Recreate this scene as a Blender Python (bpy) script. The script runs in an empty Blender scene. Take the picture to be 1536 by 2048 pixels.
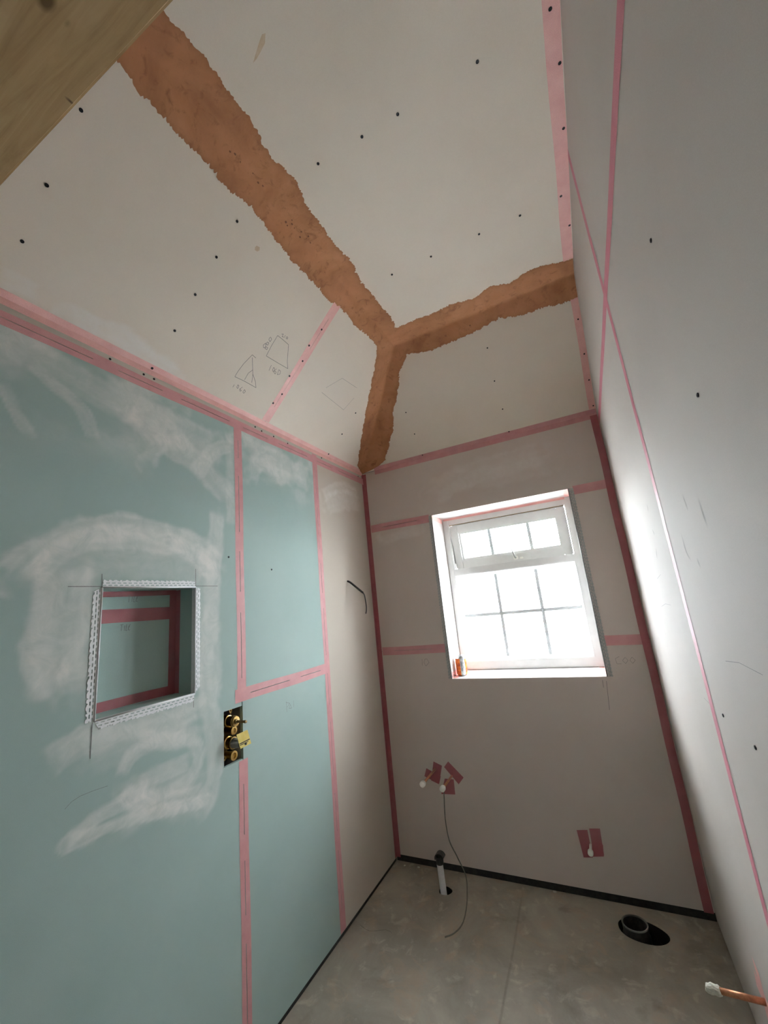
import bpy, bmesh, math, random
import numpy as np
from mathutils import Vector, Matrix
from mathutils.geometry import delaunay_2d_cdt

random.seed(7)
SC = bpy.context.scene
COL = SC.collection

# ------------------------------------------------------------------ camera
cam = bpy.data.cameras.new('camera')
cam.sensor_fit = 'VERTICAL'
cam.sensor_height = 36.0
cam.lens = 808.144 / 2048.0 * 36.0
cam.clip_start = 0.02
cam_o = bpy.data.objects.new('camera', cam)
COL.objects.link(cam_o)
_r = Vector((0.88828772, 0.44891965, -0.09703651))
_u = Vector((0.18681513, -0.1601457, 0.96925407))
_f = Vector((-0.41957722, 0.87910438, 0.22612044))
_m = Matrix((_r, _u, -_f)).transposed().to_4x4()
_m.translation = Vector((1.312096, -2.453945, 1.457404))
cam_o.matrix_world = _m
SC.camera = cam_o

# ------------------------------------------------------------------ world: pale overcast sky
world = bpy.data.worlds.new('overcast_sky')
SC.world = world
world.use_nodes = True
wn = world.node_tree.nodes
wn['Background'].inputs['Color'].default_value = (0.92, 0.965, 1.0, 1)
wn['Background'].inputs['Strength'].default_value = 30.0

SC.view_settings.view_transform = 'Standard'
SC.view_settings.look = 'None'
SC.view_settings.gamma = 1.0
SC.view_settings.use_curve_mapping = False
SC.view_settings.exposure = 0.98
SC.cycles.max_bounces = 14
SC.cycles.diffuse_bounces = 10
SC.cycles.transparent_max_bounces = 24
SC.cycles.sample_clamp_indirect = 8.0
SC.cycles.use_denoising = True


def portal(name, loc, rot, sx, sy):
    """marks the opening daylight comes through; gives off no light itself"""
    l = bpy.data.lights.new(name, 'AREA')
    l.shape = 'RECTANGLE'
    l.size, l.size_y = sx, sy
    l.cycles.is_portal = True
    o = bpy.data.objects.new(name, l)
    o.location = loc
    o.rotation_euler = rot
    COL.objects.link(o)


portal('window_daylight', (0.8885, 0.44, 1.5), (math.radians(-90), 0, 0), 0.9, 1.06)
portal('added_doorway_daylight', (0.76, -3.60 - 0.02, 1.0), (math.radians(90), 0, 0), 0.82, 2.06)  # portal over the rear doorway, an opening added for fill light

# ------------------------------------------------------------------ room measures (metres)
W = 1.527          # room width, left wall x = 0, right wall x = W
H = 2.40           # eaves
H2 = 2.9406        # flat ceiling
RA = 0.5446        # run of the left slope
RB = 0.4930        # run of the back slope
YR = -3.60         # rear wall behind the camera
DH = H2 - H
SL = math.hypot(RA, DH)
SB = math.hypot(RB, DH)
WX0, WX1, WZ0, WZ1 = 0.478, 1.302, 1.0, 2.0    # window opening

NS = Vector((DH, 0, -RA)).normalized()
NT = Vector((0, -DH, -RB)).normalized()
PL = {
    'L': lambda u, v, o=0: Vector((o, u, v)),
    'B': lambda u, v, o=0: Vector((u, -o, v)),
    'R': lambda u, v, o=0: Vector((W - o, u, v)),
    'C': lambda u, v, o=0: Vector((u, v, H2 - o)),
    'F': lambda u, v, o=0: Vector((u, v, o)),
    'S': lambda u, v, o=0: Vector((RA * v / SL, u, H + DH * v / SL)) + NS * o,
    'T': lambda u, v, o=0: Vector((u, -RB * v / SB, H + DH * v / SB)) + NT * o,
}


# ------------------------------------------------------------------ materials
def srgb(r, g, b):
    f = lambda c: (c / 255) / 12.92 if c / 255 <= 0.04045 else ((c / 255 + 0.055) / 1.055) ** 2.4
    return (f(r), f(g), f(b), 1)


class NT_:
    def __init__(self, name):
        self.m = bpy.data.materials.new(name)
        self.m.use_nodes = True
        self.t = self.m.node_tree
        self.b = self.t.nodes['Principled BSDF']
        self.out = self.t.nodes['Material Output']

    def n(self, typ, **kw):
        nd = self.t.nodes.new(typ)
        for k, v in kw.items():
            if k in nd.inputs.keys():
                nd.inputs[k].default_value = v
            else:
                setattr(nd, k, v)
        return nd

    def l(self, a, b):
        self.t.links.new(a, b)

    def coords(self, scale=(1, 1, 1), which='Object'):
        tc = self.n('ShaderNodeTexCoord')
        mp = self.n('ShaderNodeMapping')
        mp.inputs['Scale'].default_value = scale
        self.l(tc.outputs[which], mp.inputs['Vector'])
        return mp.outputs['Vector']

    def noise(self, vec, scale, detail=4, rough=0.55, dist=0.0):
        nd = self.n('ShaderNodeTexNoise')
        nd.inputs['Scale'].default_value = scale
        nd.inputs['Detail'].default_value = detail
        nd.inputs['Roughness'].default_value = rough
        nd.inputs['Distortion'].default_value = dist
        self.l(vec, nd.inputs['Vector'])
        return nd.outputs['Fac']

    def ramp(self, fac, stops):
        r = self.n('ShaderNodeValToRGB')
        e = r.color_ramp.elements
        e[0].position, e[0].color = stops[0]
        e[1].position, e[1].color = stops[-1]
        for p, c in stops[1:-1]:
            x = e.new(p)
            x.color = c
        self.l(fac, r.inputs['Fac'])
        return r.outputs['Color']

    def mix(self, fac, a, b, mode='MIX'):
        m = self.n('ShaderNodeMix', data_type='RGBA', blend_type=mode)
        for sock, v in ((m.inputs['Factor'], fac), (m.inputs['A'], a), (m.inputs['B'], b)):
            pass
        for s, v in ((0, fac), (6, a), (7, b)):
            if hasattr(v, 'links'):
                self.l(v, m.inputs[s])
            else:
                m.inputs[s].default_value = v
        return m.outputs[2]

    def math(self, op, a, b=None, c=None, clamp=False):
        m = self.n('ShaderNodeMath', operation=op, use_clamp=clamp)
        for i, v in enumerate((a, b, c)):
            if v is None:
                continue
            if hasattr(v, 'links'):
                self.l(v, m.inputs[i])
            else:
                m.inputs[i].default_value = v
        return m.outputs[0]

    def bump(self, h, strength, dist=0.002):
        b = self.n('ShaderNodeBump')
        b.inputs['Strength'].default_value = strength
        b.inputs['Distance'].default_value = dist
        self.l(h, b.inputs['Height'])
        self.l(b.outputs['Normal'], self.b.inputs['Normal'])

    def col(self, c, rough=0.7, metal=0.0):
        if hasattr(c, 'links'):
            self.l(c, self.b.inputs['Base Color'])
        else:
            self.b.inputs['Base Color'].default_value = c
        self.b.inputs['Roughness'].default_value = rough
        self.b.inputs['Metallic'].default_value = metal
        return self.m


BW_ = ((0, 0, 0, 1), (1, 1, 1, 1))


def grey(v):
    return (v, v, v, 1)


def board_mat(name, c1, c2, c3=None, sc=2.2, rough=0.75, amt3=0.5):
    m = NT_(name)
    v = m.coords()
    n1 = m.noise(v, sc, 5)
    c = m.ramp(n1, [(0.35, c1), (0.65, c2)])
    if c3:
        n2 = m.noise(v, sc * 0.6, 6, 0.6, 0.6)
        k = m.ramp(n2, [(0.52, grey(0)), (0.72, grey(amt3))])
        c = m.mix(k, c, c3)
    fine = m.noise(v, 900, 2)
    c = m.mix(0.06, c, m.ramp(fine, [(0.3, grey(0.2)), (0.7, grey(0.9))]))
    at = m.n('ShaderNodeAttribute', attribute_name='smear')
    sn = m.n('ShaderNodeMapRange')
    m.l(m.noise(v, 16, 7, 0.65, 0.9), sn.inputs['Value'])
    sn.inputs['From Min'].default_value = 0.33
    sn.inputs['From Max'].default_value = 0.62
    sn.inputs['To Min'].default_value = 0.62
    sn.inputs['To Max'].default_value = 1.15
    c = m.mix(m.math('MULTIPLY', at.outputs['Fac'], sn.outputs[0], clamp=True), c, (0.77, 0.755, 0.72, 1))
    m.bump(m.noise(v, 260, 3), 0.06, 0.001)
    return m.col(c, rough)


M = {}
M['ceil'] = board_mat('ivory_plasterboard_paper', (0.69, 0.61, 0.505, 1), (0.73, 0.65, 0.545, 1), (0.69, 0.625, 0.545, 1))
M['grey'] = board_mat('grey_plasterboard_paper', (0.58, 0.50, 0.45, 1), (0.62, 0.535, 0.485, 1), (0.63, 0.555, 0.50, 1))
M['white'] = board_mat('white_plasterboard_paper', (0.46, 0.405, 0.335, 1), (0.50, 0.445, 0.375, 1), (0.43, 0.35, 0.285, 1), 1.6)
M['rwall'] = board_mat('pale_plasterboard_paper', (0.46, 0.42, 0.375, 1), (0.50, 0.455, 0.41, 1), (0.455, 0.41, 0.38, 1))
M['green'] = board_mat('green_moisture_board_paper', (0.30, 0.415, 0.385, 1), (0.33, 0.445, 0.415, 1), (0.36, 0.46, 0.43, 1), 2.5)
M['reveal'] = board_mat('window_reveal_board', (0.58, 0.55, 0.53, 1), (0.62, 0.59, 0.57, 1))


def simple(name, c, rough=0.5, metal=0.0, nscale=None, c2=None, bump=0.0):
    m = NT_(name)
    v = m.coords()
    cc = c
    nz = m.noise(v, nscale or 60, 4)
    if c2:
        cc = m.ramp(nz, [(0.35, c), (0.65, c2)])
    if bump:
        m.bump(nz, bump, 0.001)
    return m.col(cc, rough, metal)


M['dark'] = simple('dark_cavity', (0.012, 0.011, 0.010, 1), 0.9)
M['masonry'] = simple('grey_blockwork', (0.25, 0.24, 0.22, 1), 0.9, 0, 8, (0.3, 0.29, 0.27, 1))
M['edge'] = simple('black_perimeter_strip', (0.012, 0.011, 0.010, 1), 0.8, 0, 40, (0.03, 0.027, 0.022, 1), 0.3)
M['upvc'] = simple('white_window_plastic', (0.64, 0.64, 0.62, 1), 0.3, 0, 30, (0.67, 0.67, 0.65, 1))
M['gasket'] = simple('grey_window_gasket', (0.25, 0.25, 0.25, 1), 0.6)
M['bar'] = simple('grey_glazing_bar', (0.55, 0.58, 0.58, 1), 0.4, 0, 30, (0.6, 0.63, 0.63, 1))
M['screw'] = simple('black_screw_head', (0.012, 0.012, 0.014, 1), 0.45, 0.6)
M['pencil'] = simple('pencil_graphite', (0.10, 0.095, 0.09, 1), 0.6, 0, 300, (0.2, 0.19, 0.18, 1))
M['brass'] = simple('cast_brass', (0.72, 0.50, 0.18, 1), 0.32, 1.0, 90, (0.60, 0.40, 0.14, 1), 0.25)
M['brass_dull'] = simple('dull_brass', (0.34, 0.24, 0.11, 1), 0.5, 0.9, 90, (0.22, 0.15, 0.07, 1), 0.25)
M['greycap'] = simple('grey_plastic', (0.23, 0.22, 0.20, 1), 0.55, 0, 80, (0.28, 0.27, 0.25, 1))
M['yellow'] = simple('yellow_card', (0.78, 0.62, 0.16, 1), 0.55, 0, 50, (0.84, 0.70, 0.24, 1))
M['ink'] = simple('dark_print', (0.03, 0.03, 0.03, 1), 0.6)
M['copper'] = simple('weathered_copper', (0.62, 0.30, 0.16, 1), 0.42, 0.75, 70, (0.40, 0.17, 0.09, 1), 0.2)
M['whitecap'] = simple('white_plastic', (0.86, 0.85, 0.80, 1), 0.45, 0, 80, (0.78, 0.77, 0.71, 1))
M['ptfe'] = simple('white_wrapping_tape', (0.78, 0.78, 0.68, 1), 0.7, 0, 160, (0.66, 0.66, 0.56, 1), 0.5)
M['wpipe'] = simple('white_waste_pipe', (0.80, 0.80, 0.82, 1), 0.4, 0, 60, (0.74, 0.74, 0.75, 1))
M['rubber'] = simple('black_rubber', (0.018, 0.016, 0.013, 1), 0.55, 0, 80, (0.05, 0.045, 0.035, 1), 0.3)
M['soil'] = simple('black_plastic_pipe', (0.014, 0.013, 0.012, 1), 0.35, 0, 60, (0.045, 0.04, 0.036, 1), 0.3)
M['rim'] = simple('worn_pipe_rim', (0.16, 0.16, 0.15, 1), 0.4)
M['cable'] = simple('dark_grey_cable', (0.035, 0.032, 0.028, 1), 0.5, 0, 80, (0.06, 0.055, 0.05, 1))
M['wire'] = simple('thin_grey_wire', (0.13, 0.12, 0.10, 1), 0.5, 0, 80, (0.18, 0.17, 0.15, 1))
M['bead'] = simple('galvanised_corner_bead', (0.80, 0.82, 0.83, 1), 0.42, 0.15, 120, (0.74, 0.76, 0.77, 1))
M['bead_shade'] = simple('shade_grey_corner_bead', (0.45, 0.46, 0.45, 1), 0.42, 0.5, 120, (0.35, 0.36, 0.35, 1))  # darker copy of the bead, shade at the window put into its colour
M['chip'] = simple('white_plaster_chip', (0.6, 0.57, 0.5, 1), 0.9, 0, 80, (0.5, 0.47, 0.4, 1))
M['alu'] = simple('bare_aluminium', (0.78, 0.79, 0.80, 1), 0.28, 0.9)


def tape_mat(name, c1, c2, alpha):
    m = NT_(name)
    v = m.coords()
    n = m.noise(v, 18, 4)
    c = m.ramp(n, [(0.3, c1), (0.7, c2)])
    m.col(c, 0.55)
    w = m.noise(v, 700, 1)
    al = m.math('ADD', m.math('MULTIPLY', m.math('SUBTRACT', w, 0.5), 0.5), alpha, clamp=True)
    m.l(al, m.b.inputs['Alpha'])
    return m.m


M['tape'] = tape_mat('pink_mesh_joint_tape', (0.78, 0.41, 0.38, 1), (0.87, 0.51, 0.47, 1), 0.90)
M['tape_wall'] = tape_mat('dull_pink_joint_tape', (0.66, 0.30, 0.31, 1), (0.74, 0.37, 0.37, 1), 0.78)
M['tape_vivid'] = tape_mat('bright_pink_joint_tape', (0.64, 0.20, 0.26, 1), (0.70, 0.25, 0.31, 1), 0.80)
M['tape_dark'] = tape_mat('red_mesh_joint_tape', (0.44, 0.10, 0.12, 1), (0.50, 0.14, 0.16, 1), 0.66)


def smear_mat(name, col):
    m = NT_(name)
    tc = m.n('ShaderNodeTexCoord')
    sp = m.n('ShaderNodeSeparateXYZ')
    m.l(tc.outputs['UV'], sp.inputs[0])
    u, v = sp.outputs[0], sp.outputs[1]
    cb = m.n('ShaderNodeCombineXYZ')
    m.l(m.math('MULTIPLY', u, 1.1), cb.inputs[0])
    m.l(m.math('MULTIPLY', v, 3.2), cb.inputs[1])
    oi = m.n('ShaderNodeObjectInfo')
    m.l(m.math('MULTIPLY', oi.outputs['Random'], 37.0), cb.inputs[2])
    streak = m.noise(cb.outputs[0], 1.6, 4, 0.5, 0.2)
    ob = m.coords()
    blot = m.noise(ob, 9, 5, 0.6, 0.4)
    d = m.math('MULTIPLY', m.math('ABSOLUTE', m.math('SUBTRACT', v, 0.5)), 2.0)
    edge = m.math('ADD', d, m.math('MULTIPLY', m.math('SUBTRACT', blot, 0.5), 0.9))
    mr = m.n('ShaderNodeMapRange')
    mr.interpolation_type = 'SMOOTHSTEP'
    m.l(edge, mr.inputs['Value'])
    mr.inputs['From Min'].default_value = 0.98
    mr.inputs['From Max'].default_value = 0.25
    mr.inputs['To Min'].default_value = 0.0
    mr.inputs['To Max'].default_value = 1.0
    mr2 = m.n('ShaderNodeMapRange')
    m.l(streak, mr2.inputs['Value'])
    mr2.inputs['From Min'].default_value = 0.30
    mr2.inputs['From Max'].default_value = 0.62
    mr2.inputs['To Min'].default_value = 0.45
    # the stroke thins out at both ends (second uv channel kept in object colour red = strength)
    sc = m.n('ShaderNodeSeparateColor')
    m.l(oi.outputs['Color'], sc.inputs[0])
    al = m.math('MULTIPLY', m.math('MULTIPLY', mr.outputs[0], mr2.outputs[0]), sc.outputs[0], clamp=True)
    at = m.n('ShaderNodeAttribute', attribute_name='fade')
    al = m.math('MULTIPLY', al, at.outputs['Fac'], clamp=True)
    m.col(col, 0.85)
    m.l(al, m.b.inputs['Alpha'])
    return m.m


M['tan'] = simple('thin_tan_plaster', (0.60, 0.47, 0.33, 1), 0.85, 0, 60, (0.54, 0.40, 0.26, 1))
M['scuff'] = smear_mat('grey_scuff', (0.22, 0.21, 0.21, 1))


def plaster_mat():
    m = NT_('brown_finish_plaster')
    v = m.coords()
    n1 = m.noise(v, 7, 6, 0.6, 0.5)
    c = m.ramp(n1, [(0.30, (0.28, 0.115, 0.045, 1)), (0.5, (0.385, 0.168, 0.068, 1)), (0.72, (0.45, 0.21, 0.095, 1))])
    v2 = m.coords((1, 1, 1))
    n2 = m.noise(v2, 26, 6, 0.65, 0.8)
    k = m.ramp(n2, [(0.55, grey(0)), (0.68, grey(0.75))])
    c = m.mix(k, c, (0.19, 0.075, 0.028, 1))
    n3 = m.noise(v2, 4, 3)
    k3 = m.ramp(n3, [(0.5, grey(0)), (0.75, grey(0.45))])
    c = m.mix(k3, c, (0.51, 0.23, 0.115, 1))
    at = m.n('ShaderNodeAttribute', attribute_name='thin')
    c = m.mix(at.outputs['Fac'], c, (0.27, 0.11, 0.04, 1))
    m.bump(m.noise(v2, 40, 6, 0.6, 0.5), 0.5, 0.004)
    return m.col(c, 0.85)


M['plaster'] = plaster_mat()


def timber_mat():
    m = NT_('sawn_pine')
    v = m.coords((1.6, 22, 22))
    n1 = m.noise(v, 2.0, 6, 0.6, 1.2)
    c = m.ramp(n1, [(0.28, (0.28, 0.165, 0.065, 1)), (0.5, (0.37, 0.235, 0.105, 1)), (0.72, (0.43, 0.29, 0.14, 1))])
    v2 = m.coords()
    n2 = m.noise(v2, 6, 4)
    c = m.mix(m.ramp(n2, [(0.5, grey(0)), (0.8, grey(0.5))]), c, (0.48, 0.36, 0.20, 1))
    tc = m.n('ShaderNodeTexCoord')
    for (p, s, r0, r1, colr) in (((0.742, -2.268, 2.4), (0.8, 1.3, 1), 0.007, 0.016, (0.10, 0.055, 0.015, 1)),
                                 ((0.742, -2.240, 2.4), (1.0, 2.2, 1), 0.002, 0.009, (0.28, 0.19, 0.08, 1)),
                                 ((0.637, -2.184, 2.4), (1.8, 0.7, 1), 0.002, 0.007, (0.09, 0.045, 0.02, 1))):
        sb = m.n('ShaderNodeVectorMath', operation='SUBTRACT')
        m.l(tc.outputs['Object'], sb.inputs[0])
        sb.inputs[1].default_value = p
        ml = m.n('ShaderNodeVectorMath', operation='MULTIPLY')
        m.l(sb.outputs[0], ml.inputs[0])
        ml.inputs[1].default_value = s
        ln = m.n('ShaderNodeVectorMath', operation='LENGTH')
        m.l(ml.outputs[0], ln.inputs[0])
        mr = m.n('ShaderNodeMapRange')
        m.l(ln.outputs['Value'], mr.inputs['Value'])
        mr.inputs['From Min'].default_value = r1
        mr.inputs['From Max'].default_value = r0
        c = m.mix(mr.outputs[0], c, colr)
    m.bump(n1, 0.25, 0.002)
    return m.col(c, 0.7)


M['timber'] = timber_mat()


def floor_mat():
    m = NT_('dusty_concrete_screed')
    v = m.coords()
    n1 = m.noise(v, 3.2, 7, 0.62, 0.6)
    c = m.ramp(n1, [(0.32, (0.23, 0.205, 0.165, 1)), (0.5, (0.30, 0.27, 0.22, 1)), (0.68, (0.38, 0.345, 0.28, 1))])
    n2 = m.noise(v, 15, 7, 0.62, 0.5)
    c = m.mix(m.ramp(n2, [(0.56, grey(0)), (0.72, grey(0.65))]), c, (0.52, 0.45, 0.36, 1))
    n3 = m.noise(v, 9, 5, 0.6, 1.0)
    c = m.mix(m.ramp(n3, [(0.53, grey(0)), (0.66, grey(0.6))]), c, (0.38, 0.29, 0.21, 1))
    n4 = m.noise(v, 5, 5, 0.6, 0.4)
    c = m.mix(m.ramp(n4, [(0.28, grey(0.55)), (0.42, grey(0))]), c, (0.15, 0.135, 0.105, 1))
    m.bump(m.noise(v, 60, 6), 0.25, 0.003)
    return m.col(c, 0.62)


M['floor'] = floor_mat()


def glass_mat(name, trans, dirt):
    m = NT_(name)
    v = m.coords()
    tr = m.n('ShaderNodeBsdfTransparent')
    tr.inputs['Color'].default_value = (0.96, 0.98, 0.98, 1)
    tl = m.n('ShaderNodeBsdfTranslucent')
    tl.inputs['Color'].default_value = (0.86, 0.87, 0.90, 1)
    fac = trans
    if dirt:
        n1 = m.noise(v, 42, 3, 0.5, 0.3)
        sp = m.ramp(n1, [(0.66, grey(0)), (0.69, grey(dirt))])
        n2 = m.noise(v, 6, 4)
        sm = m.ramp(n2, [(0.40, grey(trans * 0.7)), (0.7, grey(min(1, trans * 1.3)))])
        fac = m.math('ADD', sm, sp, clamp=True)
    mx = m.n('ShaderNodeMixShader')
    if hasattr(fac, 'links'):
        m.l(fac, mx.inputs[0])
    else:
        mx.inputs[0].default_value = fac
    m.l(tr.outputs[0], mx.inputs[1])
    m.l(tl.outputs[0], mx.inputs[2])
    gl = m.n('ShaderNodeBsdfGlossy')
    gl.inputs['Roughness'].default_value = 0.08
    mx2 = m.n('ShaderNodeMixShader')
    mx2.inputs[0].default_value = 0.04
    m.l(mx.outputs[0], mx2.inputs[1])
    m.l(gl.outputs[0], mx2.inputs[2])
    m.l(mx2.outputs[0], m.out.inputs['Surface'])
    return m.m


M['glass'] = glass_mat('clear_window_glass', 0.05, 0)
M['frost'] = glass_mat('obscure_splashed_glass', 0.85, 0.5)


def can_mat():
    m = NT_('printed_drink_can')
    tc = m.n('ShaderNodeTexCoord')
    sp = m.n('ShaderNodeSeparateXYZ')
    m.l(tc.outputs['Object'], sp.inputs[0])
    ang = m.math('ARCTAN2', sp.outputs[1], sp.outputs[0])
    v = m.coords()
    nz = m.noise(v, 45, 4, 0.6, 0.8)
    org = m.ramp(nz, [(0.35, (0.30, 0.03, 0.012, 1)), (0.5, (0.72, 0.16, 0.02, 1)), (0.62, (0.85, 0.28, 0.03, 1)), (0.72, (0.9, 0.6, 0.15, 1))])
    wht = m.ramp(m.noise(v, 90, 3), [(0.45, (0.86, 0.86, 0.86, 1)), (0.6, (0.55, 0.60, 0.62, 1))])
    # white information panel with a bar of small dark print, facing into the room
    def band(x, lo, hi):
        return m.math('MULTIPLY', m.math('GREATER_THAN', x, lo), m.math('LESS_THAN', x, hi))
    pan = band(ang, -1.45, -0.55)
    c = m.mix(pan, org, wht)
    bars = m.math('MULTIPLY', band(ang, -1.38, -1.08), m.math('GREATER_THAN', m.math('SINE', m.math('MULTIPLY', sp.outputs[2], 900.0)), 0.0))
    bars = m.math('MULTIPLY', bars, band(sp.outputs[2], 0.025, 0.085))
    c = m.mix(bars, c, (0.03, 0.04, 0.06, 1))
    return m.col(c, 0.3, 0.15)


M['can'] = can_mat()
M['ground'] = simple('pale_gravel', (0.50, 0.50, 0.50, 1), 0.9, 0, 2, (0.58, 0.58, 0.57, 1))
M['hedge'] = simple('hazy_foliage', (0.16, 0.20, 0.15, 1), 0.9, 0, 6, (0.24, 0.28, 0.22, 1))


# ------------------------------------------------------------------ builders
def org(parent):
    p = Vector((0, 0, 0))
    while parent is not None:
        p = p + parent.location
        parent = parent.parent
    return p


def link(name, me, parent=None, mat=None):
    o = bpy.data.objects.new(name, me)
    COL.objects.link(o)
    if mat:
        me.materials.append(M[mat])
    if parent is not None:
        o.parent = parent
    return o


def mesh(name, verts, faces, mat, parent=None, uvs=None, smooth=False, attr=None, base=None):
    """verts in world metres; stored relative to the parent (or to base for a top-level mesh)"""
    b = org(parent) if parent is not None else (Vector(base) if base is not None else Vector((0, 0, 0)))
    me = bpy.data.meshes.new(name)
    me.from_pydata([tuple(Vector(v) - b) for v in verts], [], faces)
    if uvs:
        ul = me.uv_layers.new(name='UVMap')
        for lp in me.loops:
            ul.data[lp.index].uv = uvs[lp.vertex_index]
    if attr:
        for k, vals in attr.items():
            a = me.attributes.new(k, 'FLOAT', 'POINT')
            a.data.foreach_set('value', vals)
    if smooth:
        me.polygons.foreach_set('use_smooth', [True] * len(me.polygons))
    me.update()
    o = link(name, me, parent, mat)
    if parent is None and base is not None:
        o.location = b
    return o


def from_bm(name, bm, mat, parent=None, smooth=False, base=None):
    b = org(parent) if parent is not None else (Vector(base) if base is not None else Vector((0, 0, 0)))
    bmesh.ops.recalc_face_normals(bm, faces=bm.faces[:])
    for v in bm.verts:
        v.co -= b
    me = bpy.data.meshes.new(name)
    bm.to_mesh(me)
    bm.free()
    if smooth:
        me.polygons.foreach_set('use_smooth', [True] * len(me.polygons))
    o = link(name, me, parent, mat)
    if parent is None and base is not None:
        o.location = b
    return o


def bm_box(bm, lo, hi, bevel=0.0):
    r = bmesh.ops.create_cube(bm, size=1.0)
    for v in r['verts']:
        v.co = Vector([lo[i] + (v.co[i] + 0.5) * (hi[i] - lo[i]) for i in range(3)])
    if bevel:
        es = list({e for v in r['verts'] for e in v.link_edges})
        bmesh.ops.bevel(bm, geom=es, offset=bevel, segments=2, affect='EDGES')


def box(name, lo, hi, mat, parent=None, bevel=0.0, base=None):
    bm = bmesh.new()
    bm_box(bm, lo, hi, bevel)
    return from_bm(name, bm, mat, parent, base=base)


def thing(name, label, cat, loc, group=None):
    o = bpy.data.objects.new(name, None)
    COL.objects.link(o)
    o.empty_display_size = 0.05
    o.location = loc
    o['label'] = label
    o['category'] = cat
    if group:
        o['group'] = group
    return o


def tag(o, label, cat, group=None):
    o['label'] = label
    o['category'] = cat
    if group:
        o['group'] = group
    return o


def struct(name, label=None):
    o = bpy.data.objects.new(name, None)
    COL.objects.link(o)
    o['kind'] = 'structure'
    if label:
        o['label'] = label
    return o


_rng = np.random.default_rng(11)
_LAT = _rng.random((257, 257))
_LAT[256, :] = _LAT[0, :]
_LAT[:, 256] = _LAT[:, 0]


def vnoise(x, y):
    xi, yi = np.floor(x), np.floor(y)
    fx, fy = x - xi, y - yi
    fx, fy = fx * fx * (3 - 2 * fx), fy * fy * (3 - 2 * fy)
    a, b = xi.astype(int) % 256, yi.astype(int) % 256
    return (_LAT[a, b] * (1 - fx) + _LAT[a + 1, b] * fx) * (1 - fy) + (_LAT[a, b + 1] * (1 - fx) + _LAT[a + 1, b + 1] * fx) * fy


def fbm(x, y, o=4):
    r, a, t = 0.0, 0.5, 0.0
    for i in range(o):
        r = r + a * vnoise(x * 2 ** i + 17.3 * i, y * 2 ** i + 5.1 * i)
        t += a
        a *= 0.55
    return r / t


def sstep(a, b, x):
    t = np.clip((x - a) / (b - a), 0, 1)
    return t * t * (3 - 2 * t)


def smear_field(U, V, strokes_, extra=None):
    """cover of dried white filler on a board at points U, V from brush strokes (width, strength, path)"""
    keep = np.ones_like(U)
    for n, (w, st, pts) in enumerate(strokes_):
        path = catmull([(u, v, 0) for u, v in pts], 0.03)
        best = np.full_like(U, 9.0)
        sd = np.zeros_like(U)
        ss = np.zeros_like(U)
        s0 = 0.0
        L = sum((b - a).length for a, b in zip(path, path[1:]))
        for a, b in zip(path, path[1:]):
            dx, dy = b.x - a.x, b.y - a.y
            l = math.hypot(dx, dy)
            if l < 1e-9:
                continue
            t = np.clip(((U - a.x) * dx + (V - a.y) * dy) / (l * l), 0, 1)
            ex, ey = U - a.x - t * dx, V - a.y - t * dy
            d = np.hypot(ex, ey)
            k = d < best
            best = np.where(k, d, best)
            sd = np.where(k, np.sign(dx * ey - dy * ex) * d, sd)
            ss = np.where(k, s0 + t * l, ss)
            s0 += l
        wob = (fbm(U * 12 + n * 3.7, V * 12, 4) - 0.5) * 0.9
        q = np.abs(sd) / (w * 0.5) + wob
        streak = 0.35 + 0.9 * fbm(ss / w * 0.35 + n * 11.1, sd / w * 5.5 + n * 7.7, 3)
        endf = sstep(-0.1, 0.4, np.minimum(ss, L - ss) / w + (fbm(U * 25, V * 25 + n, 2) - 0.5) * 0.6)
        al = 0.92 * st * sstep(1.02, 0.66, q) * np.clip(streak, 0, 1.15) * endf * (best < w)
        keep = keep * (1 - np.clip(al, 0, 0.95))
    out = 1 - keep
    if extra is not None:
        out = 1 - (1 - out) * (1 - np.clip(extra(U, V), 0, 0.9))
    return out


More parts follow.
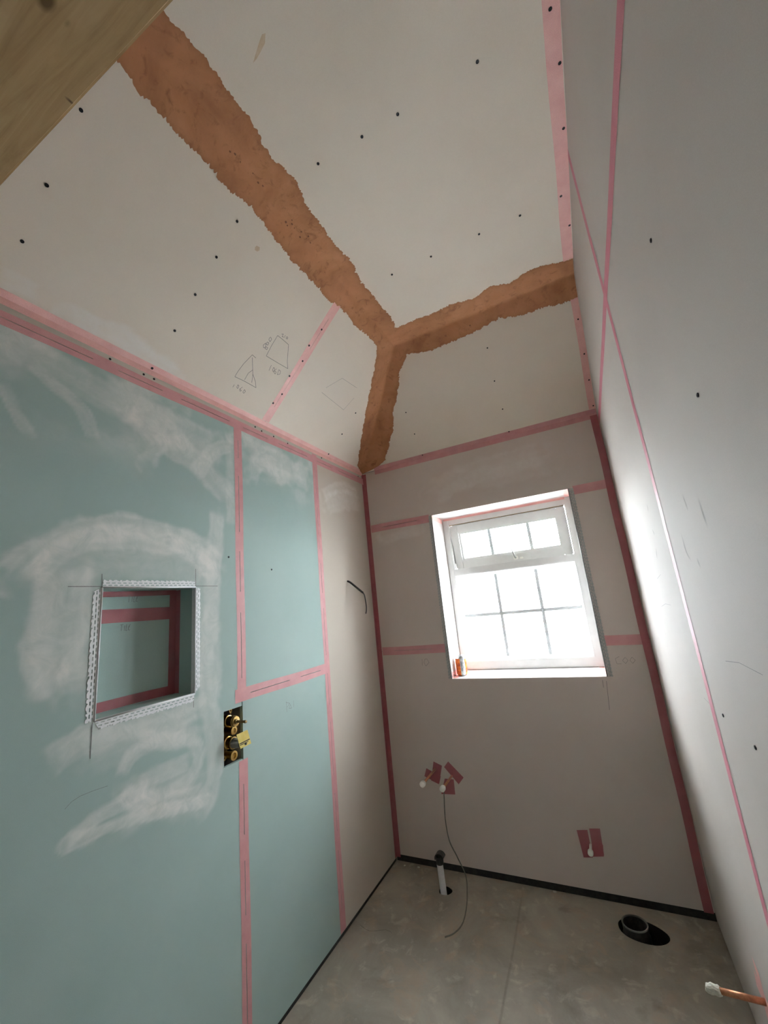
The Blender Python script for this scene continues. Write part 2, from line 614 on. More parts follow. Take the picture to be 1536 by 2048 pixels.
def panel(name, plane, u0, u1, v0, v1, mat, parent, holes=(), th=0.0125, off=0.0, smears=None, step=0.007, fine_from=None, extra=None):
    """a plasterboard sheet lying on a plane of the room, front face at offset off, with rectangular cut-outs"""
    us = sorted({u0, u1, *[h[0] for h in holes], *[h[1] for h in holes]})
    vs = sorted({v0, v1, *[h[2] for h in holes], *[h[3] for h in holes]})
    us = [u for u in us if u0 <= u <= u1]
    vs = [v for v in vs if v0 <= v <= v1]

    def split(a):
        out = []
        for p, q in zip(a, a[1:]):
            lo = p
            if fine_from is not None and a is us and p < fine_from < q:
                out.append(p)
                lo = fine_from
            k = 1 if (fine_from is not None and a is us and q <= fine_from) else max(1, round((q - lo) / step))
            out += [lo + (q - lo) * i / k for i in range(k)]
        return out + [a[-1]]
    if smears is not None:
        us, vs = split(us), split(vs)
    f = PL[plane]
    bm = bmesh.new()
    lay = bm.verts.layers.float.new('smear') if smears is not None else None
    g = {}
    for k, o in enumerate((off, off - th)):
        for i, u in enumerate(us):
            for j, v in enumerate(vs):
                g[k, i, j] = bm.verts.new(f(u, v, o))
    inside = {}
    for i in range(len(us) - 1):
        for j in range(len(vs) - 1):
            cu, cv = (us[i] + us[i + 1]) / 2, (vs[j] + vs[j + 1]) / 2
            inside[i, j] = not any(h[0] < cu < h[1] and h[2] < cv < h[3] for h in holes)
    for (i, j), ok in inside.items():
        if not ok:
            continue
        bm.faces.new((g[0, i, j], g[0, i + 1, j], g[0, i + 1, j + 1], g[0, i, j + 1]))
        bm.faces.new((g[1, i, j], g[1, i, j + 1], g[1, i + 1, j + 1], g[1, i + 1, j]))
        for (di, dj, a, b) in ((-1, 0, (i, j), (i, j + 1)), (1, 0, (i + 1, j), (i + 1, j + 1)), (0, -1, (i, j), (i + 1, j)), (0, 1, (i, j + 1), (i + 1, j + 1))):
            if not inside.get((i + di, j + dj), False):
                bm.faces.new((g[0, a[0], a[1]], g[0, b[0], b[1]], g[1, b[0], b[1]], g[1, a[0], a[1]]))
    if smears is not None:
        UU, VV = np.meshgrid(np.array(us), np.array(vs), indexing='ij')
        F = smear_field(UU, VV, smears, extra)
        for (k, i, j), vtx in g.items():
            vtx[lay] = float(F[i, j])
    bmesh.ops.delete(bm, geom=[v for v in bm.verts if not v.link_faces], context='VERTS')
    return from_bm(name, bm, mat, parent)


def frame_at(d):
    d = Vector(d).normalized()
    a = Vector((0, 0, 1)) if abs(d.z) < 0.9 else Vector((1, 0, 0))
    x = d.cross(a).normalized()
    return d, x, d.cross(x).normalized()


def bm_tube(bm, pts, rad, seg=14, cap=True):
    pts = [Vector(p) for p in pts]
    n = len(pts)
    rs = rad if isinstance(rad, (list, tuple)) else [rad] * n
    rings = []
    px = None
    for i, p in enumerate(pts):
        d = (pts[min(i + 1, n - 1)] - pts[max(i - 1, 0)]).normalized()
        if px is None:
            _, x, y = frame_at(d)
        else:
            x = (px - d * px.dot(d)).normalized()
            y = d.cross(x)
        px = x
        rings.append([bm.verts.new(p + (x * math.cos(t) + y * math.sin(t)) * rs[i]) for t in [2 * math.pi * k / seg for k in range(seg)]])
    for a, b in zip(rings, rings[1:]):
        for k in range(seg):
            bm.faces.new((a[k], a[(k + 1) % seg], b[(k + 1) % seg], b[k]))
    if cap:
        bm.faces.new(rings[0][::-1])
        bm.faces.new(rings[-1])


def tube(name, pts, rad, mat, parent=None, seg=14, base=None, cap=True):
    bm = bmesh.new()
    bm_tube(bm, pts, rad, seg, cap)
    o = from_bm(name, bm, mat, parent, True, base)
    return o


def lathe(name, origin, axis, prof, mat, parent=None, seg=28, base=None, smooth=True):
    """prof: list of (distance along axis, radius)"""
    d, x, y = frame_at(axis)
    origin = Vector(origin)
    vs, fs = [], []
    for (h, r) in prof:
        for k in range(seg):
            t = 2 * math.pi * k / seg
            vs.append(origin + d * h + (x * math.cos(t) + y * math.sin(t)) * max(r, 1e-5))
    for i in range(len(prof) - 1):
        for k in range(seg):
            fs.append((i * seg + k, i * seg + (k + 1) % seg, (i + 1) * seg + (k + 1) % seg, (i + 1) * seg + k))
    bm = bmesh.new()
    bv = [bm.verts.new(v) for v in vs]
    for f in fs:
        bm.faces.new([bv[i] for i in f])
    bmesh.ops.remove_doubles(bm, verts=bm.verts[:], dist=1e-6)
    o = from_bm(name, bm, mat, parent, smooth, base)
    if smooth:
        o.data.set_sharp_from_angle(angle=math.radians(40))
    return o


def catmull(p, step=0.01):
    p = [Vector(x) for x in p]
    if len(p) == 2:
        p = [p[0], (p[0] + p[1]) / 2, p[1]]
    q = [2 * p[0] - p[1]] + p + [2 * p[-1] - p[-2]]
    out = []
    for i in range(1, len(q) - 2):
        a, b, c, d = q[i - 1:i + 3]
        k = max(2, int((c - b).length / step))
        for j in range(k):
            t = j / k
            out.append(0.5 * ((2 * b) + (c - a) * t + (2 * a - 5 * b + 4 * c - d) * t * t + (3 * b - a - 3 * c + d) * t ** 3))
    out.append(p[-1])
    return out


def ribbon(name, plane, pts, width, mat, parent, off, step=0.012, strength=None, fade=0.12, smooth_path=True):
    p2 = [Vector((u, v, 0)) for u, v in pts]
    path = catmull(p2, step) if smooth_path else p2
    vs, uv, fs, fd = [], [], [], []
    s = 0
    L = sum((b - a).length for a, b in zip(path, path[1:]))
    for i, p in enumerate(path):
        t = (path[min(i + 1, len(path) - 1)] - path[max(i - 1, 0)]).normalized()
        nrm = Vector((-t.y, t.x, 0))
        if i:
            s += (p - path[i - 1]).length
        fv = min(1, s / max(fade * L, 1e-4), (L - s) / max(fade * L, 1e-4)) if fade else 1
        for k in range(5):
            q = p + nrm * width * (k / 4 - 0.5)
            vs.append(PL[plane](q.x, q.y, off))
            uv.append((s / max(width, 1e-4) * 0.35, k / 4))
            fd.append(fv)
        if i:
            for k in range(4):
                fs.append(((i - 1) * 5 + k, (i - 1) * 5 + k + 1, i * 5 + k + 1, i * 5 + k))
    o = mesh(name, vs, fs, mat, parent, uv, False, {'fade': fd})
    if strength is not None:
        o.color = (strength, strength, strength, 1)
    return o


def strokes(name, plane, lines, width, mat, parent, off=0.0006):
    """one pencil drawing: thin graphite lines lying on a plane"""
    vs, fs = [], []
    for pts in lines:
        path = [Vector((u, v, 0)) for u, v in pts]
        for a, b in zip(path, path[1:]):
            t = (b - a).normalized()
            n = Vector((-t.y, t.x, 0)) * width / 2
            k = len(vs)
            for q in (a + n, a - n, b - n, b + n):
                vs.append(PL[plane](q.x, q.y, off))
            fs.append((k, k + 1, k + 2, k + 3))
    return mesh(name, vs, fs, mat, parent)


def sheet(name, rows, mat, parent=None, base=None, skip=()):
    vs, fs = [], []
    m = len(rows[0])
    for r in rows:
        vs += r
    for i in range(len(rows) - 1):
        for k in range(m - 1):
            if (i, k) not in skip:
                fs.append((i * m + k, i * m + k + 1, (i + 1) * m + k + 1, (i + 1) * m + k))
    return mesh(name, vs, fs, mat, parent, base=base)


_tape_lift = [0]


def tape(label, plane, p0, p1, width=0.048, mat='tape', wob=0.0015, off=None, shade_slit=0.0):
    """a length of mesh tape stuck flat on a plane from p0 to p1"""
    _tape_lift[0] = (_tape_lift[0] + 1) % 6
    off = (0.0007 + 0.0001 * _tape_lift[0]) if off is None else off
    a, b = Vector((*p0, 0)), Vector((*p1, 0))
    t = (b - a).normalized()
    n = Vector((-t.y, t.x, 0))
    k = max(2, int((b - a).length / 0.08))
    rows = []
    ph = random.random() * 6
    cuts = (-0.5, 0, 0.5) if not shade_slit else (-0.5, -0.5 * shade_slit / width, 0.5 * shade_slit / width, 0.5)
    for i in range(k + 1):
        c = a.lerp(b, i / k)
        sh = wob * math.sin(ph + i * 0.9)
        rows.append([PL[plane](q.x, q.y, off) for q in [c + n * (width * s + (sh if abs(s) == 0.5 else 0)) for s in cuts]])
    base = rows[0][1]
    # gaps shaped into the tape, imitating the dark shade line of the joint groove
    skip = {(i, 1) for i in range(k) if i % 7 not in (0, 4) and i != k - 1} if shade_slit else ()
    o = sheet('joint_tape', rows, mat, None, base, skip)
    return tag(o, label, 'tape', 'pink joint tapes')


def fold_tape(label, f0, f1, f2, n=30, mat='tape'):
    """tape folded into an inner corner; f0, f1, f2 give edge, crease, edge for t in 0..1"""
    rows = [[f0(i / n), f1(i / n), f2(i / n)] for i in range(n + 1)]
    o = sheet('joint_tape', rows, mat, None, rows[0][1])
    return tag(o, label, 'tape', 'pink joint tapes')


# ================================================================== STRUCTURE
G = 0.0022      # half gap between boards
# ---- floor with two pipe holes
floor = struct('floor', 'dusty grey concrete floor with two pipe holes')


def ellipse(cx, cy, rx, ry, n, rot=0.0, wob=0.0):
    out = []
    for k in range(n):
        t = 2 * math.pi * k / n
        w = 1 + wob * math.sin(3 * t + 1.3) + wob * 0.6 * math.sin(5 * t)
        x, y = rx * w * math.cos(t), ry * w * math.sin(t)
        out.append(Vector((cx + x * math.cos(rot) - y * math.sin(rot), cy + x * math.sin(rot) + y * math.cos(rot))))
    return out


h1 = ellipse(1.235, -0.148, 0.096, 0.066, 40, math.radians(-10), 0.02)
h2 = ellipse(0.352, -0.160, 0.034, 0.032, 28, 0, 0.04)
outer = [Vector(p) for p in ((-0.12, YR - 0.1), (W + 0.12, YR - 0.1), (W + 0.12, 0.3), (-0.12, 0.3))]
pts = outer + h1 + h2
edges = []
for s, n in ((0, 4), (4, 40), (44, 28)):
    edges += [(s + i, s + (i + 1) % n) for i in range(n)]
cv, ce, cf, *_ = delaunay_2d_cdt(pts, edges, [], 0, 1e-6)


def inside(p, poly):
    c = False
    for a, b in zip(poly, poly[1:] + poly[:1]):
        if (a.y > p.y) != (b.y > p.y) and p.x < (b.x - a.x) * (p.y - a.y) / (b.y - a.y) + a.x:
            c = not c
    return c


fs = []
for f in cf:
    c = sum((cv[i] for i in f), Vector((0, 0))) / len(f)
    if not inside(c, h1) and not inside(c, h2):
        fs.append(tuple(f))
mesh('screed', [(v.x, v.y, 0) for v in cv], fs, 'floor', floor)
for poly in (h1, h2):
    n = len(poly)
    vs = [(p.x, p.y, 0) for p in poly] + [(p.x, p.y, -0.10) for p in poly]
    mesh('pipe_hole', vs, [(i, (i + 1) % n, n + (i + 1) % n, n + i) for i in range(n)] + [tuple(range(n, 2 * n))], 'dark', floor)
ribbon('crack', 'F', [(0.722, -0.03), (0.728, -0.2), (0.735, -0.362), (0.739, -0.563), (0.743, -0.8), (0.74, -1.2)], 0.014, 'scuff', floor, 0.0004, 0.03, 0.2)
ribbon('crack', 'F', [(0.03, -0.5), (0.10, -0.52), (0.17, -0.49), (0.21, -0.50)], 0.004, 'scuff', floor, 0.0004, 0.02, 0.6)

# ---- black perimeter strips at the foot of the walls
for name, lo, hi in (('baseboard_back', (0.0, 0.004, 0.0), (W, 0.010, 0.034)), ('baseboard_left', (-0.010, YR, 0.0), (-0.004, 0, 0.024))):
    o = box(name, lo, hi, 'edge')
    o['kind'] = 'structure'

# ---- dried white smears on the boards: (width, cover, path)
SMEAR_L = [(0.101, 0.60, [(-1.948, 1.609), (-1.911, 1.668), (-1.846, 1.729), (-1.757, 1.772), (-1.651, 1.79), (-1.526, 1.779), (-1.379, 1.741), (-1.283, 1.683)]),
(0.085, 0.50, [(-1.907, 1.615), (-1.855, 1.685), (-1.769, 1.737), (-1.616, 1.755), (-1.444, 1.732), (-1.308, 1.642)]),
(0.110, 0.55, [(-1.853, 1.657), (-1.858, 1.562), (-1.861, 1.458), (-1.849, 1.381), (-1.827, 1.314)]),
(0.075, 0.55, [(-1.785, 1.66), (-1.779, 1.588), (-1.783, 1.449), (-1.793, 1.319)]),
(0.090, 0.45, [(-1.295, 1.91), (-1.308, 1.742), (-1.32, 1.546), (-1.343, 1.363), (-1.332, 1.187), (-1.31, 1.047), (-1.315, 0.92), (-1.372, 0.851)]),
(0.095, 0.50, [(-1.831, 1.149), (-1.771, 1.176), (-1.709, 1.189), (-1.592, 1.169), (-1.473, 1.158), (-1.375, 1.181)]),
(0.053, 0.50, [(-1.646, 1.045), (-1.62, 1.101), (-1.525, 1.113), (-1.414, 1.079), (-1.374, 1.019), (-1.413, 0.957), (-1.52, 0.955), (-1.599, 0.974), (-1.642, 1.018)]),
(0.057, 0.45, [(-1.601, 1.015), (-1.522, 1.019), (-1.413, 1.017)]),
(0.085, 0.50, [(-1.629, 0.987), (-1.502, 0.928), (-1.353, 0.903)]),
(0.058, 0.60, [(-1.778, 0.947), (-1.721, 0.971), (-1.643, 0.986), (-1.554, 0.996)]),
(0.039, 0.60, [(-1.778, 0.945), (-1.694, 0.939), (-1.612, 0.928), (-1.502, 0.907), (-1.332, 0.864)]),
(0.050, 0.40, [(-1.959, 2.244), (-1.88, 2.185), (-1.816, 2.146), (-1.774, 2.059)]),
(0.126, 0.35, [(-1.996, 2.271), (-1.884, 2.251), (-1.737, 2.216), (-1.596, 2.178)]),
(0.170, 0.45, [(-1.771, 2.25), (-1.616, 2.21), (-1.452, 2.19), (-1.253, 2.189)]),
(0.132, 0.45, [(-1.536, 2.16), (-1.428, 2.113), (-1.307, 2.038), (-1.228, 1.966)]),
(0.078, 0.40, [(-1.608, 2.021), (-1.555, 2.114), (-1.429, 2.176)]),
(0.068, 0.40, [(-1.404, 2.035), (-1.306, 2.172), (-1.224, 2.222)]),
(0.044, 0.35, [(-2.017, 2.15), (-1.979, 2.078), (-1.94, 2.017)]),
(0.176, 0.50, [(-1.12, 2.219), (-0.968, 2.212), (-0.773, 2.21), (-0.641, 2.199)]),
(0.105, 0.40, [(-1.108, 2.086), (-1.039, 2.205), (-0.895, 2.192)]),
(0.087, 0.35, [(-0.525, 2.133), (-0.322, 2.225), (-0.098, 2.239)]),
(0.139, 0.35, [(-0.506, 2.075), (-0.272, 2.151), (-0.077, 2.153)]),
(0.070, 0.40, [(-1.223, 2.295), (-1.212, 2.061), (-1.224, 1.856)]),
(0.070, 0.35, [(-1.60, 1.14), (-1.50, 1.10), (-1.36, 1.08)]),
(0.19, 0.34, [(-1.90, 1.66), (-1.80, 1.70), (-1.62, 1.71), (-1.45, 1.69), (-1.31, 1.64)]),
(0.19, 0.34, [(-1.82, 1.66), (-1.82, 1.52), (-1.815, 1.40), (-1.81, 1.30)]),
(0.12, 0.30, [(-1.33, 1.72), (-1.34, 1.55), (-1.34, 1.35), (-1.33, 1.15)]),
(0.14, 0.30, [(-1.78, 1.16), (-1.65, 1.15), (-1.50, 1.14), (-1.38, 1.16)]),
(0.16, 0.30, [(-1.68, 0.97), (-1.55, 0.96), (-1.42, 0.93), (-1.33, 0.90)])]
SMEAR_B = [(0.188, 0.35, [(0.487, 2.137), (0.701, 2.208), (0.958, 2.229), (1.195, 2.248)]),
(0.155, 0.25, [(0.634, 2.207), (0.948, 2.166), (1.237, 2.174)]),
(0.084, 0.30, [(0.095, 1.882), (0.243, 1.917), (0.388, 1.919)]),
(0.041, 0.40, [(0.074, 1.938), (0.107, 1.88)]),
(0.064, 0.20, [(1.298, 0.486), (1.348, 0.428), (1.376, 0.369)])]
SMEAR_S = [(0.06, 0.5, [(-2.056, 0.047), (-2.014, 0.053), (-1.968, 0.055)]), (0.08, 0.65, [(-1.90, 0.035), (-1.82, 0.055), (-1.72, 0.055), (-1.62, 0.04), (-1.5, 0.02)])]
haze_L = lambda U, V: 0.55 * sstep(0.42, 0.75, fbm(U * 5.5, V * 6.5, 5)) * sstep(1.95, 2.2, V)

# ---- left wall
NY0, NY1, NZ0, NZ1 = -1.726, -1.398, 1.223, 1.595     # niche opening
VY0, VY1, VZ0, VZ1 = -1.270, -1.178, 0.942, 1.131     # mixer valve cut-out
JV1, JV2, JH, JS = -1.178, -0.588, 1.170, 2.338       # joints
wl = struct('wall_left', 'plasterboard wall, green moisture boards with one white board by the corner')
panel('plasterboard', 'L', YR, JV1 - G, 0.018, JS - G, 'green', wl, holes=((NY0, NY1, NZ0, NZ1), (VY0, VY1 + 0.01, VZ0, VZ1)), smears=SMEAR_L, fine_from=-2.15, extra=haze_L)
panel('plasterboard', 'L', JV1 + G, JV2 - G, 0.018, JH - G, 'green', wl)
panel('plasterboard', 'L', JV1 + G, JV2 - G, JH + G, JS - G, 'green', wl, smears=SMEAR_L, step=0.009, extra=haze_L)
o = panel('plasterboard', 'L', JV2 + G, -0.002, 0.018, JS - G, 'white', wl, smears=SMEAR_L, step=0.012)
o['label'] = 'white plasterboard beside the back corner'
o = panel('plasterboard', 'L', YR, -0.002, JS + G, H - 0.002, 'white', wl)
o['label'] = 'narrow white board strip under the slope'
# dark backing box added to keep light out of the cavity behind the boards
box('backing', (-0.30, YR - 0.1, -0.1), (-0.135, 0.3, 3.2), 'dark', wl)
# niche lining
nd = 0.105
panel('niche_back', 'L', NY0 - 0.012, NY1 + 0.012, NZ0 - 0.012, NZ1 + 0.012, 'green', wl, th=0.0125, off=-nd)
for (nm, lo, hi) in (('niche_side', (-nd, NY0 - 0.012, NZ0 - 0.012), (-0.0127, NY0, NZ1 + 0.012)), ('niche_side', (-nd, NY1, NZ0 - 0.012), (-0.0127, NY1 + 0.012, NZ1 + 0.012)),
                     ('niche_base', (-nd, NY0, NZ0 - 0.012), (-0.0127, NY1, NZ0)), ('niche_head', (-nd, NY0, NZ1), (-0.0127, NY1, NZ1 + 0.012))):
    box(nm, lo, hi, 'green', wl)
# stud seen at the side of the valve cut-out
box('stud', (-0.10, VY1 + 0.0005, 0.85), (-0.0127, VY1 + 0.04, 1.25), 'greycap', wl)

# ---- back wall with window opening
BJ1, BJ2 = 1.985, 1.174
wb = struct('wall_back', 'shaded grey plasterboard wall around the window')
hole = (WX0, WX1, WZ0, WZ1)
panel('plasterboard', 'B', 0.002, W - 0.001, BJ1 + G, H - 0.002, 'grey', wb, holes=(hole,), smears=SMEAR_B, step=0.01)
panel('plasterboard', 'B', 0.002, WX0, BJ2 + G, BJ1 - G, 'grey', wb, smears=SMEAR_B, step=0.01)
panel('plasterboard', 'B', WX1, W - 0.001, BJ2 + G, BJ1 - G, 'grey', wb)
panel('plasterboard', 'B', 0.002, W - 0.001, 0.034, BJ2 - G, 'grey', wb, holes=(hole,))
for lo, hi in (((-0.3, 0.02, -0.2), (WX0 - 0.013, 0.42, 3.3)), ((WX1 + 0.013, 0.02, -0.2), (W + 0.3, 0.42, 3.3)),
               ((WX0 - 0.013, 0.02, -0.2), (WX1 + 0.013, 0.42, WZ0 - 0.013)), ((WX0 - 0.013, 0.02, WZ1 + 0.013), (WX1 + 0.013, 0.42, 3.3))):
    box('masonry', lo, hi, 'masonry', wb)
FD = 0.215   # depth of the window frame behind the wall face
box('reveal', (WX0 - 0.0125, 0.0127, WZ0 - 0.012), (WX0, FD + 0.02, WZ1 + 0.012), 'reveal', wb)
box('reveal', (WX1, 0.0127, WZ0 - 0.012), (WX1 + 0.0125, FD + 0.02, WZ1 + 0.012), 'reveal', wb)
box('reveal', (WX0, 0.0127, WZ1), (WX1, FD + 0.02, WZ1 + 0.0125), 'reveal', wb)
bm = bmesh.new()
v = [bm.verts.new(p) for p in ((WX0, 0.0127, WZ0), (WX1, 0.0127, WZ0), (WX1, FD + 0.02, WZ0 + 0.011), (WX0, FD + 0.02, WZ0 + 0.011),
                               (WX0, 0.0127, WZ0 - 0.0125), (WX1, 0.0127, WZ0 - 0.0125), (WX1, FD + 0.02, WZ0 - 0.0125), (WX0, FD + 0.02, WZ0 - 0.0125))]
for f in ((0, 1, 2, 3), (4, 7, 6, 5), (0, 4, 5, 1), (1, 5, 6, 2), (2, 6, 7, 3), (3, 7, 4, 0)):
    bm.faces.new([v[i] for i in f])
from_bm('window_sill', bm, 'reveal', wb)

# ---- right wall
RV, RH = -1.115, 2.343
wr = struct('wall_right', 'pale plasterboard wall crossed by two tapes')
panel('plasterboard', 'R', RV + G, 0.012, 0.012, RH - G, 'rwall', wr)
panel('plasterboard', 'R', YR, RV - G, 0.012, RH - G, 'rwall', wr)
panel('plasterboard', 'R', RV + G, 0.012, RH + G, H2 + 0.05, 'rwall', wr)
panel('plasterboard', 'R', YR, RV - G, RH + G, H2 + 0.05, 'rwall', wr)
box('backing', (W + 0.05, YR - 0.1, -0.1), (W + 0.2, 0.3, 3.2), 'dark', wr)  # added dark backing, seals light out behind the right wall

# ---- rear wall behind the camera
wq = struct('wall_rear', 'plasterboard wall behind the viewer')
DX0, DX1, DZ = 0.36, 1.16, 2.03
for lo, hi in (((-0.3, YR - 0.1, -0.1), (DX0, YR, 3.2)), ((DX1, YR - 0.1, -0.1), (W + 0.2, YR, 3.2)), ((DX0, YR - 0.1, DZ), (DX1, YR, 3.2))):
    box('wall_panel', lo, hi, 'grey', wq)
# added unseen door, ajar to let in fill daylight, hinged on its right
dr = struct('fill_door_1', 'unseen dark door added ajar behind the viewer to let in fill daylight')
dr.location = (DX1 - 0.003, YR - 0.05, 0.0)
box('fill_door_leaf', (DX0 + 0.003, YR - 0.09, 0.01), (DX1 - 0.003, YR - 0.05, DZ - 0.005), 'rubber', dr)  # near-black leaf added to soak up bounced light
dr.rotation_euler = (0, 0, math.radians(3.5))

# ---- ceiling: flat part, left slope, back slope
ce = struct('ceiling', 'ivory plasterboard ceiling, flat centre with two slopes')


def poly_panel(name, pts, nrm, th, mat, parent):
    bm = bmesh.new()
    a = [bm.verts.new(p) for p in pts]
    b = [bm.verts.new(Vector(p) - nrm * th) for p in pts]
    n = len(pts)
    bm.faces.new(a)
    bm.faces.new(b[::-1])
    for i in range(n):
        bm.faces.new((a[i], a[(i + 1) % n], b[(i + 1) % n], b[i]))
    return from_bm(name, bm, mat, parent)


e = 0.0015
poly_panel('plasterboard', [PL['C'](RA + e, -RB - e), PL['C'](W + 0.02, -RB - e), PL['C'](W + 0.02, YR), PL['C'](RA + e, YR)], Vector((0, 0, -1)), 0.0125, 'ceil', ce)
JSL = -1.010
hipy = lambda v: -RB * v / SL
hv = lambda y: SL * (-y / RB)
panel('plasterboard', 'S', YR, JSL - G, 0.002, SL - e, 'ceil', ce, smears=SMEAR_S, step=0.012, fine_from=-2.2)
poly_panel('plasterboard', [PL['S'](JSL + G, 0.002), PL['S'](hipy(0.002) - e, 0.002), PL['S'](-RB - e, SL - e), PL['S'](JSL + G, SL - e)], NS, 0.0125, 'ceil', ce)
poly_panel('plasterboard', [PL['T'](RA * 0.004 + e, 0.002), PL['T'](W + 0.02, 0.002), PL['T'](W + 0.02, SB - e), PL['T'](RA + e, SB - e)], NT, 0.0125, 'ceil', ce)
box('roof_light_seal', (-0.3, YR - 0.1, 3.0), (W + 0.2, 0.33, 3.15), 'dark', ce)  # unseen slab added above the ceiling to block sky light

# screws in ceiling and walls
SCREW = {
    'C': [(1.305, -1.525), (1.053, -1.526), (0.926, -1.529), (0.757, -1.535), (1.494, -0.957), (1.339, -0.958), (1.172, -0.963), (0.957, -0.967), (0.766, -0.971), (1.502, -1.534), (1.517, -1.4), (1.517, -1.209), (1.518, -0.797)],
    'S': [(-2.055, 0.375), (-2.052, 0.229), (-2.048, 0.115), (-1.591, 0.438), (-1.593, 0.337), (-1.594, 0.229), (-1.595, 0.122), (-1.012, 0.388), (-1.026, 0.319), (-1.010, 0.264), (-1.030, 0.196), (-1.011, 0.129), (-1.029, 0.086), (-0.446, 0.228), (-0.445, 0.119), (-0.449, 0.013), (-1.6, 0.006)],
    'T': [(1.05, 0.362), (1.041, 0.235), (1.044, 0.117), (0.472, 0.223), (0.475, 0.12), (0.475, 0.015), (1.046, 0.017), (1.511, 0.35), (1.513, 0.229), (1.515, 0.132), (1.515, 0.031)],
    'L': [(-1.745, 2.366), (-1.627, 2.368), (-1.587, 2.369), (-1.066, 2.369), (-1.022, 2.363), (-0.935, 2.364), (-0.825, 2.362), (-0.51, 2.372), (-0.071, 2.362), (-0.984, 1.675), (-1.239, 1.718)],
    'R': [(-1.673, 2.052), (-1.674, 1.742), (-1.219, 1.14), (-1.424, 1.139)],
}
SN = {'C': Vector((0, 0, -1)), 'S': NS, 'T': NT, 'L': Vector((1, 0, 0)), 'R': Vector((-1, 0, 0))}
scr = None
for k, lst in SCREW.items():
    par = {'L': wl, 'R': wr}.get(k, ce)
    for (u, v) in lst:
        if k == 'S':
            v = v / RA * SL
        if k == 'T':
            v = v / RB * SB
        p = PL[k](u, v, 0.0)
        rr = 0.0048 if k in 'CS' else 0.004
        if scr is None:
            scr = lathe('screw', (0, 0, 0), (0, 0, 1), [(0.0, 0.0), (0.0, 1.0), (0.35, 1.0), (0.45, 0.85), (0.30, 0.5), (0.30, 0.22), (0.18, 0.18), (0.18, 0.0)], 'screw', ce, 12)
            s = scr
        else:
            s = bpy.data.objects.new('screw', scr.data)
            COL.objects.link(s)
        s.parent = par
        s.location = p + SN[k] * 0.0002
        s.rotation_mode = 'QUATERNION'
        s.rotation_quaternion = SN[k].to_track_quat('Z', 'Y')
        s.scale = (rr, rr, 0.004)

# ---- brown plaster filling of the three ceiling joints
A_UP = [(-2.3, 0.1), (-2, 0.093), (-1.959, 0.1), (-1.888, 0.114), (-1.801, 0.107), (-1.72, 0.107), (-1.627, 0.094), (-1.532, 0.111), (-1.417, 0.09), (-1.295, 0.086), (-1.143, 0.099), (-0.951, 0.081), (-0.76, 0.094), (-0.629, 0.082), (-0.50, 0.06)]
A_LO = [(-2.3, 0.085), (-2.027, 0.086), (-1.974, 0.101), (-1.913, 0.092), (-1.83, 0.097), (-1.751, 0.093), (-1.67, 0.094), (-1.598, 0.084), (-1.473, 0.084), (-1.339, 0.105), (-1.25, 0.094), (-1.093, 0.104), (-0.986, 0.083), (-0.841, 0.086), (-0.648, 0.073), (-0.53, 0.05)]
B_UP = [(0.56, 0.10), (0.626, 0.136), (0.796, 0.131), (0.937, 0.134), (1.064, 0.114), (1.135, 0.146), (1.24, 0.116), (1.314, 0.141), (1.404, 0.135), (1.524, 0.103)]
B_LO = [(0.56, 0.05), (0.609, 0.072), (0.77, 0.106), (0.924, 0.091), (1.037, 0.091), (1.151, 0.068), (1.273, 0.101), (1.372, 0.101), (1.524, 0.116)]
C_L = [(0.004, 0.012), (0.012, 0.04), (0.053, 0.09), (0.26, 0.115), (0.451, 0.133), (0.631, 0.139), (0.829, 0.145), (0.906, 0.17), (0.995, 0.18)]
C_R = [(0.003, 0.02), (0.012, 0.06), (0.037, 0.123), (0.079, 0.164), (0.208, 0.165), (0.377, 0.16), (0.467, 0.127), (0.618, 0.124), (0.805, 0.094), (0.901, 0.118), (0.995, 0.12)]


def interp(tab, x):
    if x <= tab[0][0]:
        return tab[0][1]
    for (a, b), (c, d) in zip(tab, tab[1:]):
        if x <= c:
            return b + (d - b) * (x - a) / (c - a)
    return tab[-1][1]


def rag(seed):
    r = random.Random(seed)
    ph = [(r.uniform(20, 60), r.uniform(0, 6), 0.0035), (r.uniform(90, 160), r.uniform(0, 6), 0.0022)]
    return lambda s: sum(a * math.sin(f * s + p) for f, p, a in ph) + r.uniform(-0.0035, 0.0035) + (r.uniform(-0.008, 0.002) if r.random() < 0.12 else 0)


def band(name, label, s0, s1, n, crease, e_up, e_lo, tup, tlo, lift, seed, fadeend=0.0):
    """crease(s) -> point on the joint; e_up(s,w), e_lo(s,w) -> point w away from the joint on either plane, lifted by l"""
    ru, rl = rag(seed), rag(seed + 1)
    K = 7
    vs, fs, thin = [], [], []
    for i in range(n + 1):
        s = s0 + (s1 - s0) * i / n
        wu = max(0.004, interp(tup, s) + ru(s * (1 if abs(s1 - s0) > 1.2 else 1)))
        wo = max(0.004, interp(tlo, s) + rl(s))
        row = []
        for k in range(K, 0, -1):
            f = k / K
            row.append((e_up(s, wu * f, lift * (1.15 - f) if f < 1 else 0.0003), max(0.0, (f - 0.80) / 0.20)))
        row.append((crease(s, lift * 1.25), 0))
        for k in range(1, K + 1):
            f = k / K
            row.append((e_lo(s, wo * f, lift * (1.15 - f) if f < 1 else 0.0003), max(0.0, (f - 0.80) / 0.20)))
        for p, t in row:
            vs.append(p)
            thin.append(t * 0.6)
    m = 2 * K + 1
    for i in range(n):
        for k in range(m - 1):
            fs.append((i * m + k, i * m + k + 1, (i + 1) * m + k + 1, (i + 1) * m + k))
    o = mesh(name, vs, fs, 'plaster', ce, None, True, {'thin': thin})
    o['label'] = label
    return o


